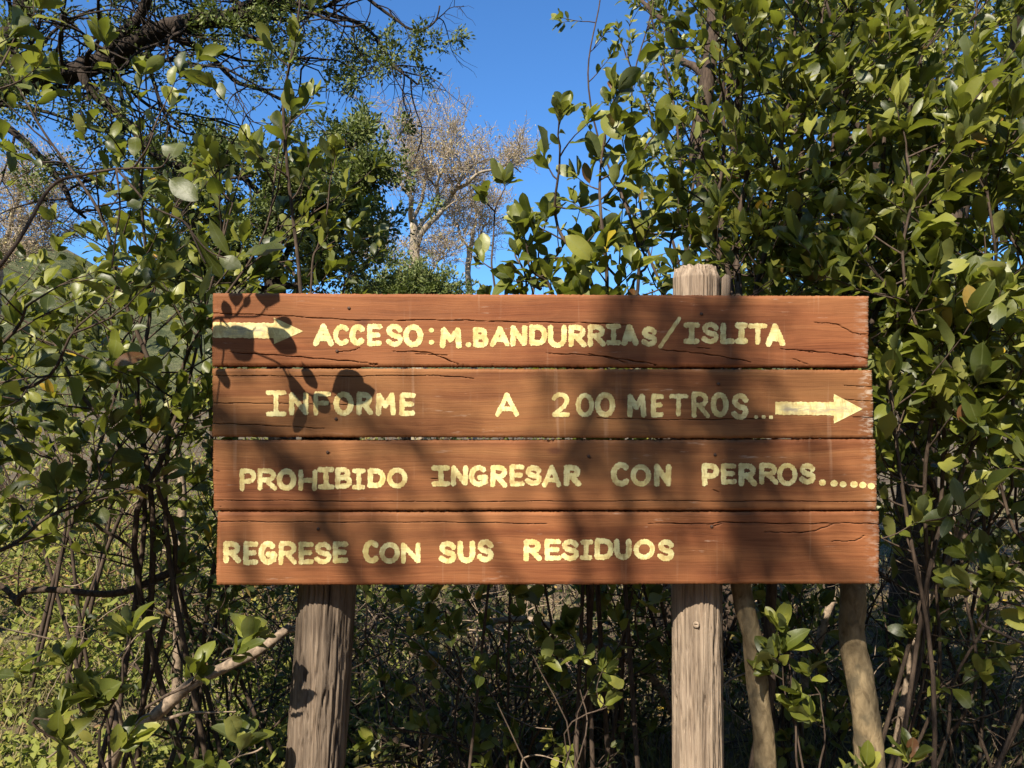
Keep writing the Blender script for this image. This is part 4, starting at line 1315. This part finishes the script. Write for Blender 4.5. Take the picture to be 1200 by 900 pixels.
autumn_tree("pinkish yellow autumn tree standing in the sky gap above the sign", 15.0, [(492, 420), (490, 330), (484, 260)],
            [([(487, 290), (505, 255), (528, 230), (542, 205), (575, 185)], .085), ([(484, 262), (478, 235), (462, 215), (445, 205)], .07), ([(484, 258), (482, 220), (478, 185), (470, 150)], .06),
             ([(487, 275), (515, 240), (520, 200), (530, 170)], .06), ([(490, 320), (470, 305), (450, 300)], .045), ([(491, 325), (510, 310), (528, 290)], .045), ([(484, 258), (500, 215), (505, 180), (500, 160)], .05),
             ([(530, 225), (560, 205), (590, 190), (610, 200)], .05)], 71)
autumn_tree("smaller thin autumn tree right of the pinkish one", 17.0, [(552, 420), (548, 330), (552, 270)],
            [([(548, 310), (560, 280), (575, 250)], .05), ([(549, 300), (535, 270), (530, 245)], .045), ([(552, 275), (555, 250), (550, 225)], .045)], 72, .7, .09)
autumn_tree("yellow orange autumn tree at the far left edge above the hills", 14.0, [(-10, 420), (-5, 330), (0, 290)],
            [([(0, 300), (25, 270), (45, 245), (60, 225)], .06), ([(0, 295), (10, 255), (20, 225), (35, 205)], .06), ([(-2, 300), (-25, 260), (-30, 220)], .06), ([(0, 310), (35, 290), (70, 270)], .05), ([(-2, 315), (20, 300), (45, 295)], .05)], 73, 1.6, .13)

# ------------------------------------------------------------------ thickets below and behind the sign
def thicket(label, base, size, height, seed, n=26, leafL=.045, mat="thicket", tw=4, nl=4, group="small leaved thickets below the sign", stem_mat="stem", name="thicket_bush"):
    p = Plant(name, label, "bush", ground_at(np.array(base, float)), group, mat, stem_mat, T_LO, seed)
    R = p.R
    made = Tubes()
    for i in range(n):
        a = R.uniform(0, 6.28)
        q = p.base + np.array([math.cos(a), math.sin(a), 0]) * R.uniform(0, .25) * size
        d = unit(np.array([math.cos(a) * R.uniform(.1, 1.1), math.sin(a) * R.uniform(.1, .9), 1.0]))
        L = height * R.uniform(.6, 1.15)
        pts = [q]
        for s in range(7):
            d = unit(d + np.array([R.gauss(0, .22), R.gauss(0, .22), R.gauss(-.05, .16)]))
            pts.append(pts[-1] + d * L / 6 * (.6 + .4 * size / height))
        made.add(smooth(pts, 2), [.0075, .002], 5, False)
        p.cur = made
        for k in range(tw):
            kk = R.randint(2, 7)
            p.twig(pts[kk], np.array([R.gauss(0, 1), R.gauss(-.2, 1), R.gauss(.1, .6)]), R.uniform(.12, .3), nl, leafL, .002, 1, .2, 2)
    made.build("stems", M[stem_mat], p.root)
    if mat == "thicket":                 # bleached, curling dry twigs caught in the bush
        dry = Tubes()
        for i in range(110):
            q = p.base + np.array([R.gauss(0, .45) * size, R.gauss(0, .35) * size, height * R.uniform(.05, .95)])
            d = unit(np.array([R.gauss(0, 1), R.gauss(0, .6), R.gauss(.1, .6)]))
            cv = np.array([R.gauss(0, .22), R.gauss(0, .22), R.gauss(0, .22)])
            pts = [q]
            L = R.uniform(.12, .5)
            for k in range(8):
                d = unit(d + cv + np.array([R.gauss(0, .16), R.gauss(0, .16), R.gauss(0, .16)]))
                pts.append(pts[-1] + d * L / 8)
            dry.add(smooth(pts, 2), [R.uniform(.0015, .0045), .001], 5, False)
        dry.build("dry_twigs", M["deadwood"], p.root)["kind"] = "stuff"
    p.finish()
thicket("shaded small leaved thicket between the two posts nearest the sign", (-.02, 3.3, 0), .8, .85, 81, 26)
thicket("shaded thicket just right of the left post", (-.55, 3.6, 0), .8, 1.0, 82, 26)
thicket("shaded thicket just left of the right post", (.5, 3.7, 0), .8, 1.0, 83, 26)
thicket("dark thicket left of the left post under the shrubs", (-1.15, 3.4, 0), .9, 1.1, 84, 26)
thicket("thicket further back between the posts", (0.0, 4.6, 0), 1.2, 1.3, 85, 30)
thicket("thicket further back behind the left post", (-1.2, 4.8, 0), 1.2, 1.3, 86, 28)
wall_shrub("low dark leaved shrub filling the shade between the posts", (.12, 2.95, 0), 2.95, [[(560, 900), (540, 800), (520, 740), (500, 700)], [(600, 900), (620, 800), (640, 740), (630, 700)], [(640, 900), (690, 820), (740, 760), (760, 710)], [(580, 900), (480, 820), (450, 760), (430, 715)], [(610, 900), (580, 790), (570, 720)]], 48, .072, 8, 4, .005, 0, start=.3, tl=(.1, .2))
wall_shrub("low dark leaved shrub in shade behind the two pale trunks", (1.05, 3.0, 0), 3.0, [[(930, 900), (920, 800), (905, 740), (910, 700)], [(950, 900), (965, 800), (950, 720)], [(960, 900), (1040, 800), (1060, 730)], [(1000, 900), (1110, 820), (1150, 760)]], 49, .072, 10, 5, .005, 0, start=.3, tl=(.1, .2))
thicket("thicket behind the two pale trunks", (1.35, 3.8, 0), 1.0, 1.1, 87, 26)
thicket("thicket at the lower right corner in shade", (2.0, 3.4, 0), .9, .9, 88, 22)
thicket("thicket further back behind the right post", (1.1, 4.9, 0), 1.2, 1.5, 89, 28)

MEADOW = "sunlit yellow green bushes in the clearing on the left"
for i, (x, y, s, h, lab) in enumerate((
    (-2.4, 5.0, .9, .7, "nearest yellow green bush in the sunlit clearing"), (-3.4, 6.2, 1.2, 1.1, "round sunlit bush at the left edge of the clearing"), (-2.0, 6.6, 1.1, 1.0, "middle sunlit bush of the clearing seen between shrub stems"),
    (-3.9, 8.2, 1.5, 1.6, "taller sunlit bush at the back of the clearing far left"), (-2.4, 8.8, 1.5, 1.6, "tall pale bush at the back of the clearing"), (-.9, 7.4, 1.3, 1.4, "sunlit bush behind the left post far back"),
    (-1.2, 10.5, 1.8, 2.1, "brownish bush line piece behind the left half of the sign"), (.6, 10.0, 1.8, 1.9, "dry bush far behind the middle of the sign"), (2.0, 8.0, 1.5, 2.0, "bush far behind the right half of the sign"), (-5.2, 10.5, 2.0, 2.0, "large bush at far left back of the clearing"), (-8.5, 14.0, 2.4, 2.6, "wide bush closing the clearing at far left beyond the large one"),
    (-6.4, 15.0, 2.4, 2.4, "bush line beyond the clearing left of the pale tall bush"), (-4.4, 14.0, 2.4, 2.5, "bush line beyond the clearing right behind the tall bushes"), (-2.6, 15.5, 2.4, 2.6, "far bush line behind the left end of the boards"), (-7.0, 11.5, 2.0, 2.1, "leftmost far bush seen through the stems"))):
    thicket(lab, (x, y, 0), s, h, 100 + i, 20, .05, "meadow", 6, 7, MEADOW, "twig", "clearing_bush")

# ------------------------------------------------------------------ dead branches
def dead_branch(label, pts, radii, seed, mat="deadwood", twigs=5):
    R = random.Random(seed)
    rng = np.random.default_rng(seed)
    P = wander(rng, smooth(pts, 7), .012)
    t = Tubes()
    t.add(P, radii, 10, True, lambda n, k: 1 + .07 * rng.standard_normal((n, k)))
    for i in range(twigs):
        k = R.randint(2, len(P) - 2)
        d = unit(P[k + 1] - P[k]) + np.array([R.gauss(0, .6), R.gauss(0, .6), R.gauss(.2, .6)])
        q = [P[k]]
        for s in range(5):
            d = unit(d + np.array([R.gauss(0, .25), R.gauss(0, .25), R.gauss(0, .25)]))
            q.append(q[-1] + d * R.uniform(.03, .07))
        t.add(q, [radii[0] * .35, .0015], 5, False)
    o = t.build("dead_branch", M[mat])
    o["label"] = label
    o["category"] = "branch"
    o["group"] = "dead branches in the undergrowth"
    return o
dead_branch("thick pale dead branch slanting up to the left post", [ground_at(at(60, 960, 2.42)), at(135, 885, 2.42), at(170, 842, 2.42), at(215, 800, 2.42), at(280, 770, 2.44), at(345, 733, 2.5)], [.021, .019, .014], 1)
dead_branch("dark crooked dead limb reaching in at the lower left", [at(-40, 660, 2.7), at(0, 690, 2.7), at(26, 712, 2.7), at(41, 697, 2.7), at(105, 699, 2.7), at(157, 690, 2.75), at(210, 670, 2.8)], [.008, .010, .014], 2, "stem", 8)
dead_branch("bent pale dead branch arching between the posts", [at(560, 728, 3.4), at(610, 728, 3.35), at(665, 745, 3.3), at(720, 765, 3.3), at(770, 800, 3.3), at(795, 850, 3.3), at(800, 890, 3.3)], [.013, .016, .013], 3)
dead_branch("long dark fallen branch low between the posts", [ground_at(at(410, 880, 3.6)), at(450, 870, 3.55), at(520, 890, 3.5), at(560, 905, 3.5)], [.022, .020], 4, "stem", 4)
dead_branch("slim leaning dead stem at the lower right", [ground_at(at(1035, 880, 2.9)), at(1060, 800, 2.9), at(1080, 720, 2.9), at(1120, 640, 2.95), at(1165, 560, 3.0)], [.016, .012, .007], 5)
dead_branch("pale leaning dead pole behind the left shrub", [ground_at(at(205, 830, 3.5)), at(215, 620, 3.5), at(205, 520, 3.5), at(197, 480, 3.5)], [.022, .018, .012], 6)
dead_branch("thin pale dead stick leaning at the far right", [at(1090, 655, 3.0), at(1150, 680, 3.0), at(1200, 700, 3.0), at(1260, 712, 3.0)], [.005, .004], 7, "deadwood", 3)
dead_branch("short pale broken branch leaning up behind the pale trunks", [ground_at(at(930, 860, 3.3)), at(945, 800, 3.3), at(960, 745, 3.3), at(975, 700, 3.3)], [.018, .014], 8)

# ------------------------------------------------------------------ ground cover
def scatter():
    R = random.Random(7)
    g = Leaves(T_BL)
    for _ in range(9000):
        y = 2.6 + 9 * R.random() ** 1.4
        x = R.uniform(-.95, .95) * y
        b = ground_at(np.array([x, y, 0]))
        for _k in range(3):
            L = R.uniform(.06, .24)
            d = unit(np.array([R.gauss(0, .45), R.gauss(0, .45), 1]))
            g.add(b + np.array([R.gauss(0, .03), R.gauss(0, .03), 0]), d, np.array([R.gauss(0, 1), R.gauss(-.5, 1), .3]), L, L * .028 + .002, R.uniform(.0, .5), .1, R.random())
    o = g.build("grass", M["grass"])
    o["kind"] = "stuff"
    o["label"] = "dry green and straw coloured grass over the forest floor"
    g = Leaves(T_LO)
    for _ in range(9000):
        y = 2.4 + 8 * R.random() ** 1.5
        x = R.uniform(-.95, .95) * y
        b = ground_at(np.array([x, y, 0])) + np.array([0, 0, R.uniform(.004, .03)])
        L = R.uniform(.035, .07)
        g.add(b, np.array([R.gauss(0, 1), R.gauss(0, 1), R.gauss(0, .2)]), np.array([R.gauss(0, .3), R.gauss(0, .3), 1]), L, L * .6, R.gauss(.1, .2), .3, R.random())
    o = g.build("fallen_leaves", M["litter"])
    o["kind"] = "stuff"
    o["label"] = "brown and yellow leaf litter on the ground"
    g = Leaves(T_LO)
    for _ in range(7500):
        y = 2.7 + 11 * R.random() ** 1.5
        x = R.uniform(-.85, -.14) * y
        b = ground_at(np.array([x, y, 0]))
        pn = mnoise.noise((x * 1.5, y * 1.5, 0)) + .5 * mnoise.noise((x * 4, y * 4, 2))
        if pn < -.22:
            continue
        h = R.uniform(.05, .22) * (1 + 1.6 * max(0, pn))
        sz = R.choice((.6, .8, 1.0, 1.5))
        tone = min(.6, max(0, .3 + .5 * mnoise.noise((x * .9, y * .9, 7))))
        for _k in range(9):
            L = R.uniform(.022, .05) * sz
            d = unit(np.array([R.gauss(0, .8), R.gauss(0, .8), R.uniform(.1, 1)]))
            g.add(b + np.array([R.gauss(0, .10), R.gauss(0, .10), h * R.random()]), d, LEAFN + np.array([R.gauss(0, .5), R.gauss(0, .5), 0]), L, L * R.uniform(.25, .6), .1, .2, min(1, tone + R.random() * .45))
    o = g.build("undergrowth", M["meadow"])
    o["kind"] = "stuff"
    o["label"] = "low yellow green ground plants in the sunlit clearing"
scatter()

# ------------------------------------------------------------------ slender trees behind the viewpoint that shade the boards
SHADE_GROUP = "slender trees behind the viewpoint"
def shade_tree(label, px, dist, seed, rad, branches, clumps, top=11.5):
    """px: where the trunk's shade stands on the boards; branches and clumps in the same photo pixels."""
    foot = S(px, 500) + SUN * dist
    p = Plant("shade_tree", label, "tree", ground_at(foot), SHADE_GROUP, seed=seed, tmpl=T_LO)
    R = p.R
    t = Tubes()
    P = wander(p.rng, smooth([p.base, p.base + [.03, 0, 3], p.base + [-.02, 0, 6], p.base + [.0, 0, top]], 10), .03)
    t.add(wander(p.rng, P, .05), [rad * 2.4, rad * 1.5, rad, rad * .6], 14)
    t.build("trunk", M["conbark"], p.root)
    for path, wd in branches:
        Q = smooth([S(x, y) + SUN * (dist + .12 * math.sin(i * 2 + wd)) for i, (x, y) in enumerate(path)], 6)
        p.cur = Tubes()
        p.cur.add(wander(p.rng, Q, .015), [wd * MPP * .55, wd * MPP * .5, wd * MPP * .38], 10)
        p.cur.build("limb", M["conbark"], p.root)
    p.cur = Tubes()
    for (x, y), rx, ry, n in clumps:
        c0 = S(x, y) + SUN * dist
        h = min(top - .3, c0[2] + .35)
        p.cur.add(smooth([np.array([p.base[0], p.base[1], h]), (c0 + [p.base[0], p.base[1], h]) / 2 + [0, 0, .15], c0], 5), [.008, .004], 5)
        for _ in range(int(n * 1.5)):
            a, rr = R.uniform(0, 6.28), math.sqrt(R.random())
            q = S(x + rx * rr * math.cos(a), y + ry * rr * math.sin(a)) + SUN * (dist + R.uniform(-.5, .7))
            p.twig(q, np.array([R.gauss(0, 1), R.gauss(0, 1), R.gauss(0, .5)]), R.uniform(.08, .16), 2, .06, .002, 0, .2, 1)
    p.cur.build("twigs", M["twig"], p.root)
    p.finish()
shade_tree("slender tree behind the viewpoint throwing the vertical shade band near the slash", 748, 7.0, 91, .021,
           [([(748, 330), (712, 450), (676, 530), (668, 600), (690, 690), (700, 800)], 17), ([(748, 420), (760, 520), (790, 600)], 9), ([(748, 470), (800, 570), (850, 690)], 9), ([(748, 360), (700, 410), (640, 500), (600, 620)], 8)],
           [((690, 560), 44, 40, 16), ((770, 540), 30, 40, 12), ((775, 395), 36, 40, 18), ((735, 640), 30, 40, 7), ((720, 480), 40, 30, 10)])
shade_tree("slender tree behind the viewpoint shading the right part of the boards", 846, 7.2, 92, .024,
           [([(846, 420), (856, 520), (888, 600), (905, 690)], 19), ([(850, 520), (930, 600), (990, 670), (1040, 760)], 14), ([(846, 470), (900, 560), (960, 680)], 9), ([(846, 380), (900, 450), (985, 560), (1050, 640)], 8), ([(846, 330), (900, 200), (1000, 120)], 22)],
           [((845, 372), 44, 18, 15), ((850, 560), 60, 40, 28), ((820, 470), 50, 40, 24), ((905, 650), 60, 34, 22), ((930, 540), 30, 30, 9),
            ((960, 60), 90, 60, 34), ((905, 170), 80, 100, 55), ((1130, 600), 60, 80, 40), ((1150, 800), 90, 90, 80), ((800, 100), 60, 80, 8)], 12.0)
shade_tree("slender tree behind the viewpoint shading the lower left of the boards", 165, 6.9, 93, .030,
           [([(165, 400), (240, 470), (268, 530), (285, 600), (300, 690), (330, 780)], 12), ([(165, 450), (290, 512), (345, 545), (388, 605), (425, 690), (470, 800)], 20), ([(165, 430), (290, 506), (430, 506), (500, 540), (560, 610), (620, 710)], 14)],
           [((264, 484), 20, 18, 7), ((470, 498), 40, 10, 5), ((395, 565), 44, 40, 16), ((410, 650), 36, 34, 13), ((525, 560), 30, 34, 9), ((300, 650), 26, 36, 6), ((110, 450), 110, 100, 55), ((60, 600), 60, 50, 14)])

# ------------------------------------------------------------------ unseen wood added behind the trail to cut the sky fill
def make_added_forest():
    R = random.Random(5)
    g = Leaves(T_LO)
    for _ in range(16000):
        a = math.radians(R.uniform(-112, 118))
        r = R.uniform(8.5, 12.5)
        tall = 7.4 + 9.0 * min(1.0, max(0.0, (math.degrees(a) - 4) / 22))       # lower where the sun comes over it
        h = R.random() ** .8 * (tall + 1.3 * math.sin(a * 5) + .8 * math.sin(a * 13))
        L = R.uniform(.35, .8)
        g.add(np.array([r * math.sin(a), -r * math.cos(a) + .5, h]), np.array([R.gauss(0, 1), R.gauss(0, 1), R.gauss(0, .7)]), np.array([math.sin(a) * -.6 + R.gauss(0, .5), math.cos(a) * .6 + R.gauss(0, .5), .6]), L, L * .6, .1, .2, R.random())
    o = g.build("forest", M["thicket"])
    o["kind"] = "stuff"
    o["label"] = "unseen dark wood added behind the viewpoint to block sky fill"
make_added_forest()
